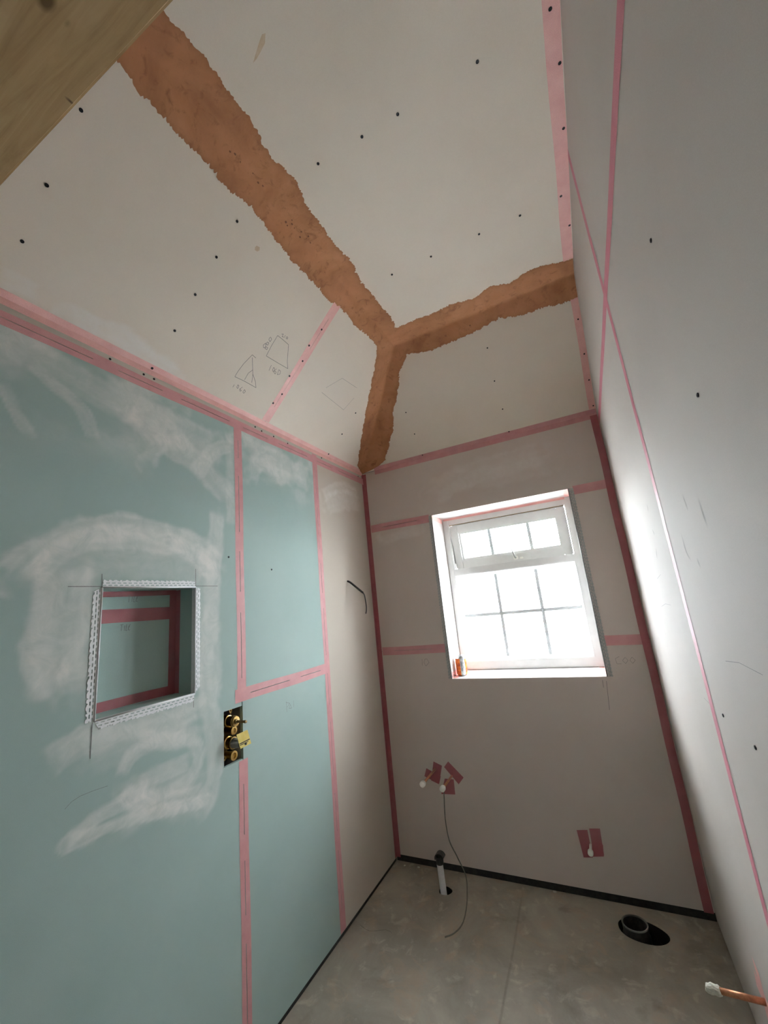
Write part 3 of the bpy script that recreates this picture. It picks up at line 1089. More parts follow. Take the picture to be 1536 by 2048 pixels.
NA = (NS + Vector((0, 0, -1))).normalized()
NB = (NT + Vector((0, 0, -1))).normalized()
NH = (NS + NT).normalized()
band('plaster_joint', 'long brown plaster band between flat ceiling and left slope', -2.28, -RB, 420,
     lambda s, l: Vector((RA, s, H2)) + NA * l, lambda s, w, l: PL['C'](RA + w, s, l), lambda s, w, l: PL['S'](s, SL - w, l), A_UP, A_LO, 0.004, 3)
band('plaster_joint', 'brown plaster band between flat ceiling and back slope', RA - 0.0, W - 0.002, 260,
     lambda s, l: Vector((s, -RB, H2)) + NB * l, lambda s, w, l: PL['C'](s, -RB - w, l), lambda s, w, l: PL['T'](s, SB - w, l), B_UP, B_LO, 0.005, 13)
band('plaster_joint', 'short brown plaster band down the hip to the corner', 0.002, 1.0, 200,
     lambda s, l: Vector((RA * s, -RB * s, H + DH * s)) + NH * l, lambda s, w, l: PL['S'](-RB * s - w, SL * s, l), lambda s, w, l: PL['T'](RA * s + w, SB * s, l), C_L, C_R, 0.006, 23)

# small raised dark brown discs for the pits along the bands
PITS = [('S', -1.716, 0.758, NA), ('S', -1.7, 0.765, NA), ('S', -1.675, 0.763, NA), ('S', -1.595, 0.764, NA), ('C', 0.548, -1.577, NA), ('C', 0.549, -1.626, NA), ('S', -1.437, 0.75, NA), ('S', -1.425, 0.746, NA), ('C', 0.551, -1.423, NA), ('S', -1.412, 0.763, NA), ('S', -1.395, 0.761, NA), ('C', 0.551, -1.365, NA), ('S', -1.355, 0.755, NA), ('C', 0.549, -1.33, NA), ('C', 0.562, -1.334, NA), ('C', 0.551, -1.306, NA), ('C', 0.993, -0.502, NB), ('T', 0.993, 0.684, NB), ('C', 0.913, -0.508, NB)]
M['pit'] = simple('dark_brown_plaster', (0.13, 0.05, 0.02, 1), 0.8, 0, 200, (0.18, 0.075, 0.03, 1))
pit = None
for i, (k, u, v, nn) in enumerate(PITS):
    p = PL[k](u, v, 0.0) + nn * 0.0052
    if pit is None:
        q = pit = lathe('plaster_pit', (0, 0, 0), (0, 0, 1), [(-0.4, 0.0), (-0.4, 1.0), (0.1, 0.9), (0.3, 0.5), (0.35, 0.0)], 'pit', ce, 10)
    else:
        q = bpy.data.objects.new('plaster_pit', pit.data)
        COL.objects.link(q)
        q.parent = ce
    q.location = p
    q.rotation_mode = 'QUATERNION'
    q.rotation_quaternion = nn.to_track_quat('Z', 'Y')
    r_ = 0.0035 + 0.0012 * math.sin(i * 2.3)
    q.scale = (r_, r_ * 0.8, 0.0015)

# small dabs of plaster on the ceiling boards
mesh('plaster_dab', [PL['C'](u, v, 0.0006) for u, v in ((0.8274, -1.8647), (0.8183, -1.8677), (0.8, -1.8594), (0.779, -1.8485), (0.7565, -1.8365), (0.7706, -1.8379), (0.7926, -1.8441), (0.8129, -1.8508))], [(0, 1, 2, 3, 4, 5, 6, 7)], 'tan', ce)
mesh('plaster_dab', [PL['S'](u, v, 0.0006) for u, v in ((-1.488, 0.606), (-1.474, 0.611), (-1.469, 0.602), (-1.474, 0.592), (-1.486, 0.590), (-1.490, 0.598))], [(0, 1, 2, 3, 4, 5)], 'tan', ce)

# ---- pencil sketches on the left slope
def sv(lines):
    return [[(y, x / RA * SL) for (x, y) in l] for l in lines]


SK1 = [[(0.184, -1.266), (0.146, -1.28), (0.116, -1.285), (0.098, -1.285), (0.101, -1.234), (0.102, -1.161), (0.118, -1.181), (0.134, -1.213), (0.145, -1.225), (0.177, -1.259)], [(0.105, -1.235), (0.129, -1.236), (0.145, -1.225), (0.134, -1.213), (0.109, -1.195)], [(0.184, -1.266), (0.182, -1.242)],
       [(0.076, -1.267), (0.066, -1.267)], [(0.081, -1.251), (0.072, -1.25), (0.07, -1.242), (0.079, -1.243), (0.081, -1.251)], [(0.082, -1.225), (0.071, -1.232), (0.066, -1.225), (0.07, -1.22), (0.072, -1.229)], [(0.078, -1.209), (0.068, -1.21), (0.066, -1.202), (0.074, -1.2), (0.078, -1.209)]]
SK2 = [[(0.279, -1.206), (0.241, -1.206), (0.206, -1.202), (0.209, -1.135), (0.213, -1.062), (0.231, -1.086), (0.278, -1.131), (0.279, -1.17), (0.279, -1.206)], [(0.191, -1.153), (0.172, -1.149)], [(0.19, -1.136), (0.18, -1.134), (0.176, -1.124), (0.187, -1.126), (0.19, -1.136)], [(0.191, -1.118), (0.182, -1.122), (0.176, -1.119), (0.174, -1.109), (0.181, -1.109), (0.182, -1.120)], [(0.193, -1.104), (0.176, -1.097), (0.183, -1.085), (0.192, -1.092), (0.193, -1.104)],
       [(0.238, -1.238), (0.228, -1.244), (0.222, -1.235), (0.226, -1.228), (0.238, -1.238)], [(0.229, -1.228), (0.223, -1.228), (0.223, -1.216), (0.23, -1.218), (0.229, -1.228)], [(0.243, -1.235), (0.235, -1.232), (0.236, -1.224), (0.244, -1.225), (0.243, -1.235)], [(0.26, -1.235), (0.252, -1.234), (0.249, -1.223), (0.258, -1.222), (0.262, -1.234)],
       [(0.29, -1.192), (0.294, -1.184), (0.289, -1.1835), (0.285, -1.183), (0.287, -1.174)], [(0.295, -1.172), (0.287, -1.17)], [(0.295, -1.161), (0.289, -1.161), (0.289, -1.152), (0.294, -1.153), (0.295, -1.161)]]
SK3 = [[(0.306, -0.71), (0.314, -0.563)], [(0.239, -0.776), (0.306, -0.71)], [(0.215, -0.786), (0.209, -0.556), (0.274, -0.536)]]
o = strokes('pencil_sketch', 'S', sv(SK1), 0.0020, 'pencil', ce)
o['label'] = 'pencil triangle marked 1060'
o = strokes('pencil_sketch', 'S', sv(SK2), 0.0020, 'pencil', ce)
o['label'] = 'pencil four-sided sketch marked 800, 310 and 1060'
o = strokes('pencil_sketch', 'S', sv(SK3), 0.0012, 'pencil', ce)
o['label'] = 'faint pencil outline near the hip'

# ---- dried white smears and pencil lines on the walls
PENCIL_L = [[(-1.729, 1.636), (-1.727, 1.597)], [(-1.818, 1.598), (-1.728, 1.598)], [(-1.398, 1.663), (-1.397, 1.597)], [(-1.398, 1.599), (-1.296, 1.599)], [(-1.731, 1.221), (-1.731, 1.129)], [(-1.402, 1.22), (-1.402, 1.179)]]
for l in PENCIL_L:
    strokes('pencil_line', 'L', [l], 0.0018, 'pencil', wl, 0.0009)
strokes('pencil_note', 'L', [[(-0.919, 1.086), (-0.916, 1.04)], [(-0.92, 1.082), (-0.894, 1.072), (-0.914, 1.06)], [(-0.891, 1.067), (-0.902, 1.053), (-0.884, 1.049), (-0.891, 1.067)], [(-0.868, 1.078), (-0.868, 1.049)]], 0.0012, 'pencil', wl, 0.0006)
strokes('pencil_line', 'L', [[(-1.785, 1.03), (-1.77, 1.041), (-1.75, 1.046), (-1.72, 1.046), (-1.68, 1.043)]], 0.0009, 'pencil', wl, 0.0009)
# scribbles on the back of the niche
for (u0, v0, h_) in ((-1.585, 1.556, 0.022), (-1.605, 1.462, 0.020)):
    d_ = h_ * 0.62
    L_ = [[(0, 1), (0.9, 1.06)], [(0.45, 1.03), (0.35, 0)], [(1.25, 0.85), (1.18, 0.02)], [(1.75, 1.05), (1.6, 0), (1.95, 0.04)], [(2.75, 1.0), (2.35, 0.55), (2.2, 0.1), (2.7, 0.05)], [(2.3, 0.55), (2.6, 0.6)]]
    strokes('pencil_note', 'L', [[(u0 + a_ * d_, v0 + b_ * h_) for a_, b_ in l_] for l_ in L_], 0.0013, 'pencil', wl, -nd + 0.0009)
for l in ([(1.294, 0.979), (1.281, 0.842)], [(1.277, 0.984), (1.275, 0.948)]):
    strokes('pencil_line', 'B', [l], 0.0018, 'pencil', wb)
strokes('pencil_note', 'B', [[(0.300, 1.117), (0.298, 1.078)], [(0.32, 1.117), (0.31, 1.097), (0.321, 1.076), (0.344, 1.096), (0.333, 1.117), (0.32, 1.117)]], 0.0014, 'pencil', wb)
strokes('pencil_note', 'B', [[(1.375, 1.095), (1.355, 1.085), (1.358, 1.06), (1.378, 1.06)], [(1.40, 1.09), (1.385, 1.075), (1.397, 1.06), (1.41, 1.075), (1.40, 1.09)], [(1.43, 1.09), (1.418, 1.075), (1.428, 1.06), (1.442, 1.075), (1.43, 1.09)]], 0.0012, 'pencil', wb)
for l in ([(-1.377, 1.283), (-1.473, 1.295), (-1.538, 1.295), (-1.588, 1.295)], [(-0.662, 1.359), (-0.775, 1.373), (-0.876, 1.373)], [(-1.035, 1.136), (-1.089, 1.135)], [(-0.73, 1.458), (-0.831, 1.471)], [(-0.575, 1.305), (-0.591, 1.254)]):
    strokes('pencil_line', 'R', [l], 0.0010, 'pencil', wr)
SCUFF_R = [[(-1.398, 1.632), (-1.409, 1.59)], [(-1.508, 1.603), (-1.516, 1.539)], [(-1.287, 1.558), (-1.289, 1.513), (-1.316, 1.489)], [(-1.371, 1.493), (-1.382, 1.47)], [(-0.909, 1.699), (-0.896, 1.673)], [(-0.887, 1.618), (-0.905, 1.595)], [(-0.868, 1.558), (-0.833, 1.519)]]
for i, p in enumerate(SCUFF_R):
    ribbon('scuff', 'R', p, 0.016, 'scuff', wr, 0.0004, 0.006, 0.32, 0.35)

# ================================================================== WINDOW
win = struct('window_1', 'white plastic window, tilted top light over a fixed six-pane light')
FX0, FX1, FZ0, FZ1 = WX0 + 0.0005, WX1 - 0.0005, WZ0 + 0.0115, WZ1 - 0.0005
FY0, FY1 = FD, FD + 0.07


def bar_box(name, x0, x1, z0, z1, parent, mat='upvc', y0=FY0, y1=FY1, bev=0.004):
    return box(name, (x0, y0, z0), (x1, y1, z1), mat, parent, bev)


FW = 0.040
bar_box('frame_jamb', FX0, FX0 + FW, FZ0, FZ1, win)
bar_box('frame_jamb', FX1 - FW, FX1, FZ0, FZ1, win)
bar_box('frame_head', FX0 + FW - 0.006, FX1 - FW + 0.006, FZ1 - 0.045, FZ1, win, y0=FY0 + 0.0006)
bar_box('frame_cill', FX0 + FW - 0.006, FX1 - FW + 0.006, FZ0, FZ0 + 0.055, win, y0=FY0 + 0.0006)
TZ0, TZ1 = 1.608, 1.652
bar_box('transom', FX0 + FW - 0.006, FX1 - FW + 0.006, TZ0, TZ1, win, y0=FY0 + 0.0006)
# lower fixed light: glazing beads, panes, bars
LX0, LX1, LZ0, LZ1 = FX0 + FW, FX1 - FW, FZ0 + 0.055, TZ0


def wedge(name, a, b, inn, depth, parent):
    """sloping glazing bead from a to b, inn is the direction towards the glass"""
    a, b, inn = Vector(a), Vector(b), Vector(inn)
    y0, y1 = FY0 + 0.012, FY0 + 0.036
    prof = [(0, y0), (0.004, y0), (depth, y1 - 0.010), (depth, y1), (0, y1)]
    va = [a + inn * k + Vector((0, y, 0)) for k, y in prof]
    vb = [b + inn * k + Vector((0, y, 0)) for k, y in prof]
    n = len(prof)
    bm = bmesh.new()
    A = [bm.verts.new(p) for p in va]
    B = [bm.verts.new(p) for p in vb]
    bm.faces.new(A)
    bm.faces.new(B[::-1])
    for i in range(n):
        bm.faces.new((A[i], A[(i + 1) % n], B[(i + 1) % n], B[i]))
    return from_bm(name, bm, 'upvc', parent)


gb = 0.016
wedge('glazing_bead', (LX0, 0, LZ0), (LX0, 0, LZ1), (1, 0, 0), gb, win)
wedge('glazing_bead', (LX1, 0, LZ0), (LX1, 0, LZ1), (-1, 0, 0), gb, win)
wedge('glazing_bead', (LX0 + gb - 0.003, 0, LZ0 - 0.003), (LX1 - gb + 0.003, 0, LZ0 - 0.003), (0, 0, 1), gb + 0.003, win)
wedge('glazing_bead', (LX0 + gb - 0.003, 0, LZ1 + 0.003), (LX1 - gb + 0.003, 0, LZ1 + 0.003), (0, 0, -1), gb + 0.003, win)
GY = FY0 + 0.040
gx = [LX0 + gb, 0.776, 1.026, LX1 - gb]
gz = [LZ0 + gb, 1.342, LZ1 - gb]
for i in range(3):
    for j in range(2):
        p = box('pane', (gx[i] + 0.0002, GY, gz[j] + 0.0002), (gx[i + 1] - 0.0002, GY + 0.001, gz[j + 1] - 0.0002), 'frost', win)
for x in gx[1:3]:
    bar_box('glazing_bar', x - 0.010, x + 0.010, gz[0], gz[2], win, 'bar', GY - 0.006, GY - 0.0005, 0.002)
for i in range(3):
    bar_box('glazing_bar', gx[i] + (0.008 if i else 0), gx[i + 1] - (0.008 if i < 2 else 0), gz[1] - 0.010, gz[1] + 0.010, win, 'bar', GY - 0.006, GY - 0.0005, 0.002)
for nm, lo, hi in (('gasket', (gx[0], GY - 0.003, gz[0]), (gx[0] + 0.003, GY, gz[2])), ('gasket', (gx[0], GY - 0.003, gz[2] - 0.002), (gx[3], GY, gz[2])), ('gasket', (gx[3] - 0.003, GY - 0.003, gz[0]), (gx[3], GY, gz[2])), ('gasket', (gx[0], GY - 0.003, gz[0]), (gx[3], GY, gz[0] + 0.002))):
    box(nm, lo, hi, 'gasket', win)
# top-hung sash, pushed open at the bottom
SX0, SX1, SZ0, SZ1 = FX0 + FW + 0.003, FX1 - FW - 0.003, TZ1 + 0.003, FZ1 - 0.045 - 0.004
sash = bpy.data.objects.new('sash', None)
COL.objects.link(sash)
sash.parent = win
hinge = Vector(((SX0 + SX1) / 2, FY0 + 0.034, SZ1))
sash.location = hinge


def sbox(name, lo, hi, mat, bev=0.0):
    bm = bmesh.new()
    bm_box(bm, lo, hi, bev)
    return from_bm(name, bm, mat, sash)


sy0, sy1 = FY0 + 0.006, FY0 + 0.062
sw = 0.052
sbox('stile', (SX0, sy0, SZ0), (SX0 + sw, sy1, SZ1), 'upvc', 0.004)
sbox('stile', (SX1 - sw, sy0, SZ0), (SX1, sy1, SZ1), 'upvc', 0.004)
sbox('rail', (SX0 + sw - 0.006, sy0 + 0.0006, SZ0), (SX1 - sw + 0.006, sy1 - 0.0006, SZ0 + sw), 'upvc', 0.004)
sbox('rail', (SX0 + sw - 0.006, sy0 + 0.0006, SZ1 - sw), (SX1 - sw + 0.006, sy1 - 0.0006, SZ1), 'upvc', 0.004)
ix0, ix1, iz0, iz1 = SX0 + sw, SX1 - sw, SZ0 + sw, SZ1 - sw
b2 = 0.012
for lo, hi in (((ix0 - 0.004, sy0 + 0.014, iz0 - 0.004), (ix0 + b2, sy0 + 0.034, iz1 + 0.004)), ((ix1 - b2, sy0 + 0.014, iz0 - 0.004), (ix1 + 0.004, sy0 + 0.034, iz1 + 0.004)), ((ix0 + b2 - 0.005, sy0 + 0.0146, iz0 - 0.004), (ix1 - b2 + 0.005, sy0 + 0.0336, iz0 + b2)), ((ix0 + b2 - 0.005, sy0 + 0.0146, iz1 - b2), (ix1 - b2 + 0.005, sy0 + 0.0336, iz1 + 0.004))):
    sbox('glazing_bead', lo, hi, 'upvc', 0.003)
hx = [ix0 + b2, 0.776, 1.026, ix1 - b2]
for i in range(3):
    sbox('pane', (hx[i] + 0.0002, sy0 + 0.034, iz0 + b2), (hx[i + 1] - 0.0002, sy0 + 0.035, iz1 - b2), 'glass')
for x in hx[1:3]:
    sbox('glazing_bar', (x - 0.010, sy0 + 0.027, iz0 + b2), (x + 0.010, sy0 + 0.0335, iz1 - b2), 'bar', 0.002)
for lo, hi in (((hx[0], sy0 + 0.031, iz0 + b2), (hx[0] + 0.002, sy0 + 0.034, iz1 - b2)), ((hx[0], sy0 + 0.031, iz0 + b2), (hx[3], sy0 + 0.034, iz0 + b2 + 0.002))):
    sbox('gasket', lo, hi, 'gasket')
# handle: rose, neck and lever standing up
hnd = sbox('handle', (0.905, sy0 - 0.010, SZ0 + 0.014), (0.935, sy0, SZ0 + 0.034), 'whitecap', 0.003)
bm = bmesh.new()
bm_tube(bm, [(0.920, sy0 - 0.006, SZ0 + 0.024), (0.919, sy0 - 0.016, SZ0 + 0.028), (0.913, sy0 - 0.020, SZ0 + 0.05), (0.905, sy0 - 0.020, SZ0 + 0.085)], [0.006, 0.006, 0.005, 0.0035], 10)
from_bm('handle_lever', bm, 'greycap', sash, True)
sbox('handle_catch', (0.945, sy0 - 0.008, SZ0 + 0.014), (0.965, sy0, SZ0 + 0.026), 'whitecap', 0.002)
sash.rotation_euler = (math.radians(8.5), 0, 0)
# hinge stays seen in the gap
box('hinge_stay', (SX0 - 0.002, FY0 + 0.03, TZ1 + 0.04), (SX0, FY0 + 0.05, SZ1 - 0.1), 'alu', win)
box('drip_strip', (SX0, FY0 + 0.004, SZ1 + 0.0005), (SX1, FY0 + 0.012, SZ1 + 0.004), 'brass_dull', win)

# ---- outside: ground far below the sill and a distant hedge
g = mesh('ground', [(-60, -60, -0.9), (60, -60, -0.9), (60, 60, -0.9), (-60, 60, -0.9)], [(0, 1, 2, 3)], 'ground')
g['kind'] = 'structure'

# ================================================================== TIMBER
bm = bmesh.new()
y0, y1, z0, z1 = -2.375, -2.175, 2.402, 2.472
xs0, xs1 = 0.006, 0.006 + (z1 - z0) * RA / DH
vv = [bm.verts.new(p) for p in ((xs0, y0, z0), (W - 0.002, y0, z0), (W - 0.002, y1, z0), (xs0, y1, z0), (xs1, y0, z1), (W - 0.002, y0, z1), (W - 0.002, y1, z1), (xs1, y1, z1))]
for f in ((0, 1, 2, 3), (4, 7, 6, 5), (0, 4, 5, 1), (1, 5, 6, 2), (2, 6, 7, 3), (3, 7, 4, 0)):
    bm.faces.new([vv[i] for i in f])
bmesh.ops.bevel(bm, geom=[ed for ed in bm.edges if abs(ed.verts[0].co.y - ed.verts[1].co.y) < 1e-6 and abs(ed.verts[0].co.z - ed.verts[1].co.z) < 1e-6], offset=0.005, segments=3, affect='EDGES')
o = from_bm('timber_beam', bm, 'timber')
tag(o, 'sawn pine timber beam with a dark knot crossing overhead below the ceiling', 'beam')

# ================================================================== TAPES
tape('pink tape up the joint between the green boards, from mixer valve to eaves', 'L', (JV1, 1.148), (JV1, 2.345), 0.046, 'tape_wall', shade_slit=0.0022)
tape('pink tape on the green board joint, running from mixer valve down to the floor', 'L', (JV1, 0.02), (JV1, 0.938), 0.045, 'tape_wall', shade_slit=0.0022)
tape('pink vertical tape between the green boards and the white corner board', 'L', (JV2, 0.02), (JV2, 2.372), 0.046, 'tape_wall', shade_slit=0.0022)
tape('short pink level tape across the two green boards above the mixer valve', 'L', (-1.214, JH), (-0.566, JH), 0.050, 'tape_wall', shade_slit=0.0022)
fold_tape('pink tape folded into the crease where the left slope meets the wall',
          lambda t: PL['S'](YR * t - 0.01, 0.022, 0.0008), lambda t: Vector((0.0012, YR * t - 0.01, H)), lambda t: PL['L'](YR * t - 0.01, 2.378, 0.0008))
tape('pink level tape just below the eaves, along the top of the green boards', 'L', (-0.004, JS - 0.001), (YR + 0.01, JS - 0.001), 0.045, 'tape_wall', shade_slit=0.0022)
tape('pink tape up the left slope from the eaves to the brown plaster', 'S', (JSL, 0.024), (JSL, 0.69), 0.048, shade_slit=0.0014)
fold_tape('pink tape in the upright corner between left wall and window wall',
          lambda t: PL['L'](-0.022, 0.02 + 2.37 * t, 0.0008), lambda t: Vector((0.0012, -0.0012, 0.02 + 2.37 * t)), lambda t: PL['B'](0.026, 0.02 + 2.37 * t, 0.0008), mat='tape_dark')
fold_tape('pink tape in the crease between the back slope and window wall',
          lambda t: PL['T'](0.10 + (W - 0.102) * t, 0.028, 0.0008), lambda t: Vector((0.10 + (W - 0.102) * t, -0.0012, H - 0.0005)), lambda t: PL['B'](0.10 + (W - 0.102) * t, H - 0.030, 0.0008), mat='tape_wall')
tape('pink tape on the window wall left of the window head', 'B', (0.03, BJ1), (WX0 - 0.018, BJ1), 0.052, 'tape_wall', shade_slit=0.0018)
tape('pink tape on the window wall left of the sill', 'B', (0.03, BJ2), (WX0 - 0.018, BJ2), 0.050, 'tape_wall', shade_slit=0.0018)
tape('short pink tape on the window wall right of the window head', 'B', (WX1 + 0.024, BJ1), (W - 0.02, BJ1), 0.050, 'tape_wall')
tape('short pink tape on the window wall right of the sill', 'B', (WX1 + 0.022, BJ2), (W - 0.02, BJ2), 0.050, 'tape_wall', shade_slit=0.0018)
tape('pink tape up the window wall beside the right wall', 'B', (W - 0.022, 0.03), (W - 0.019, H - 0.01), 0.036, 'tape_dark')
tape('pink tape on the back slope beside the right wall', 'T', (W - 0.018, 0.03), (W - 0.018, SB - 0.11), 0.034)
tape('wide pink tape on the flat ceiling beside the right wall', 'C', (W - 0.023, -0.60), (W - 0.023, -3.2), 0.044)
tape('pink level tape along the right wall, converging on the back slope corner', 'R', (-0.005, RH), (-3.25, RH), 0.046, 'tape_vivid')
tape('pink upright tape down the right wall crossing the level tape', 'R', (RV, 0.05), (RV, H2 - 0.004), 0.040, 'tape_vivid')
# patches round the pipe stubs


def patch(label, plane, quad, off, mat='tape_dark'):
    vs = [PL[plane](u, v, off) for u, v in quad]
    o = mesh('tape_patch', vs, [(0, 1, 2, 3)], mat, None, None, base=vs[0])
    return tag(o, label, 'tape', 'tape patches round pipes')


patch('upright tape patch behind the left capped pipe', 'B', [(0.300, 0.545), (0.350, 0.526), (0.319, 0.427), (0.272, 0.443)], 0.0007)
patch('slanting tape patch crossing behind the left capped pipe', 'B', [(0.250, 0.506), (0.335, 0.470), (0.320, 0.429), (0.232, 0.462)], 0.0010)
patch('diamond tape patch above the right capped pipe of the pair', 'B', [(0.391, 0.551), (0.472, 0.474), (0.438, 0.437), (0.362, 0.520)], 0.0007)
patch('lower tape patch under the right capped pipe of the pair', 'B', [(0.358, 0.460), (0.412, 0.460), (0.410, 0.383), (0.326, 0.378)], 0.0010)
patch('left upright tape patch at the low single capped pipe', 'B', [(1.024, 0.284), (1.074, 0.291), (1.076, 0.174), (1.034, 0.168)], 0.0007)
patch('right upright tape patch at the low single capped pipe', 'B', [(1.083, 0.298), (1.132, 0.304), (1.128, 0.190), (1.082, 0.178)], 0.0008)
patch('level tape patch across the foot of the low single capped pipe', 'B', [(1.034, 0.222), (1.132, 0.236), (1.126, 0.186), (1.036, 0.171)], 0.0011)
patch('upright tape patch where copper pipe leaves the right wall', 'R', [(-0.745, 0.375), (-0.795, 0.37), (-0.80, 0.20), (-0.75, 0.20)], 0.0007, 'tape')
patch('level tape patch crossing where copper pipe leaves the right wall', 'R', [(-0.70, 0.275), (-0.90, 0.275), (-0.90, 0.325), (-0.72, 0.325)], 0.0010, 'tape')
# niche tapes
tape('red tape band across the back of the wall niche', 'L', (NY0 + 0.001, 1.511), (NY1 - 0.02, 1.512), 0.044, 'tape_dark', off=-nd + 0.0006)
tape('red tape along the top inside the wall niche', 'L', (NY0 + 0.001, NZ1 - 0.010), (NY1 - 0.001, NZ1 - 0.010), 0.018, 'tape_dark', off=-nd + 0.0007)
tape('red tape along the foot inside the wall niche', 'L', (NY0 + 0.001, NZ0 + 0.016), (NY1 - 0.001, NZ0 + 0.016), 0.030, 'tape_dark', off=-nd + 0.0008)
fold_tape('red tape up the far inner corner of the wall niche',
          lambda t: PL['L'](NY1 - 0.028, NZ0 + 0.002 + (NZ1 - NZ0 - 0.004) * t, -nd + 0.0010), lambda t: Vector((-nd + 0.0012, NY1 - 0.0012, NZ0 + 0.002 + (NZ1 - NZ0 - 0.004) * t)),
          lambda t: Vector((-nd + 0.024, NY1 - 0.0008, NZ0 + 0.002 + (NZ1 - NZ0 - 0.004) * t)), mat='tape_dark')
# reveal corner pieces at the window
def corner_tape(label, pts):
    o = mesh('reveal_tape', pts, [(0, 1, 2, 3), (3, 2, 4, 5)], 'tape', None, None, base=pts[0])
    return tag(o, label, 'tape', 'tape pieces in the window reveal corners')


d0, d1 = 0.012, FD - 0.004
t_ = 0.0008
corner_tape('pink tape in the upper left window reveal corner', [(WX0 + t_, d0, WZ1 - 0.030), (WX0 + t_, d1, WZ1 - 0.030), (WX0 + t_, d1, WZ1 - t_), (WX0 + t_, d0, WZ1 - t_), (WX0 + 0.006, d1, WZ1 - t_), (WX0 + 0.006, d0, WZ1 - t_)])
corner_tape('pink tape in the upper right window reveal corner', [(WX1 - t_, d0, WZ1 - 0.030), (WX1 - t_, d1, WZ1 - 0.030), (WX1 - t_, d1, WZ1 - t_), (WX1 - t_, d0, WZ1 - t_), (WX1 - 0.030, d1, WZ1 - t_), (WX1 - 0.030, d0, WZ1 - t_)])
corner_tape('pink tape in the lower left window reveal corner behind the can', [(WX0 + t_, d0, WZ0 + 0.034), (WX0 + t_, d1, WZ0 + 0.034), (WX0 + t_, d1, WZ0 + 0.0116), (WX0 + t_, d0, WZ0 + 0.0016), (WX0 + 0.030, d1, WZ0 + 0.0116), (WX0 + 0.030, d0, WZ0 + 0.0016)])
corner_tape('pink tape in the lower right window reveal corner', [(WX1 - t_, d0, WZ0 + 0.034), (WX1 - t_, d1, WZ0 + 0.034), (WX1 - t_, d1, WZ0 + 0.0116), (WX1 - t_, d0, WZ0 + 0.0016), (WX1 - 0.030, d1, WZ0 + 0.0116), (WX1 - 0.030, d0, WZ0 + 0.0016)])
o = sheet('reveal_tape', [[(WX0 + 0.008, FD - 0.001, WZ1 - 0.012), (WX0 + 0.008, FD - 0.001, WZ1 - 0.0009), (WX0 + 0.008, FD - 0.03, WZ1 - 0.0009)], [(WX1 - 0.032, FD - 0.001, WZ1 - 0.012), (WX1 - 0.032, FD - 0.001, WZ1 - 0.0009), (WX1 - 0.032, FD - 0.03, WZ1 - 0.0009)]], 'tape', None, (WX0 + 0.008, FD - 0.001, WZ1 - 0.012))
tag(o, 'pink tape along the top of the window frame under the head reveal', 'tape')


# ================================================================== CORNER BEADS
def bead(label, group, plane, p0, p1, outdir, width, mat, seed, back=None, cut=(0.0, 0.0)):
    """perforated angle bead: nose along p0-p1 on the arris, flange lying on the wall towards outdir"""
    rr = random.Random(seed)
    a, b, od = Vector((*p0, 0)), Vector((*p1, 0)), Vector((*outdir, 0))
    t = (b - a).normalized()
    L = (b - a).length
    base = PL[plane](a.x, a.y, 0)
    th = thing('corner_bead', label, 'corner bead', base, group)
    k = width / 0.025
    rows = [0.0022, 0.0055 * k, 0.0090 * k, 0.0135 * k, 0.0170 * k, 0.0215 * k, 0.025 * k]
    pitch = 0.0170
    nc = int(L / pitch * 5)
    ds = L / nc
    bm = bmesh.new()
    g = {}
    for i in range(nc + 1):
        s = i * ds
        for j, w in enumerate(rows):
            ww = w
            if j == len(rows) - 1:
                ww = w + 0.0013 * math.sin(2 * math.pi * s / pitch) + rr.uniform(-0.0009, 0.0009)
            ss = s
            lo, hi = cut[0] * w, L - cut[1] * w
            ss = min(max(ss, lo), hi)
            q = a + t * ss + od * ww
            g[i, j] = bm.verts.new(PL[plane](q.x, q.y, 0.0013))
    for i in range(nc):
        for j in range(len(rows) - 1):
            if j == 1 and i % 5 in (0, 1, 2):
                continue
            if j == 3 and (i + 2) % 5 in (0, 1, 2):
                continue
            if j == 5 and (i % 10 == 4 or rr.random() < 0.05):
                continue
            try:
                f = bm.faces.new((g[i, j], g[i + 1, j], g[i + 1, j + 1], g[i, j + 1]))
                if f.calc_area() < 1e-9:
                    bm.faces.remove(f)
            except ValueError:
                pass
    bmesh.ops.delete(bm, geom=[v for v in bm.verts if not v.link_faces], context='VERTS')
    bmesh.ops.solidify(bm, geom=bm.faces[:], thickness=0.0005)
    from_bm('flange', bm, mat, th)
    A, B = PL[plane](a.x, a.y, 0.0012), PL[plane](b.x, b.y, 0.0012)
    tube('nose', [A, B], 0.0026, mat, th, 10)
    if back is not None:     # return flange inside the opening
        q0, q1 = A + Vector(back) * 0.002, B + Vector(back) * 0.002
        inn = -od
        off = PL[plane](inn.x * 0.0009, inn.y * 0.0009, 0) - PL[plane](0, 0, 0)
        w = Vector(back) * 0.016
        mesh('return_flange', [q0 + off, q1 + off, q1 + off + w, q0 + off + w], [(0, 1, 2, 3)], mat, th)
    return th


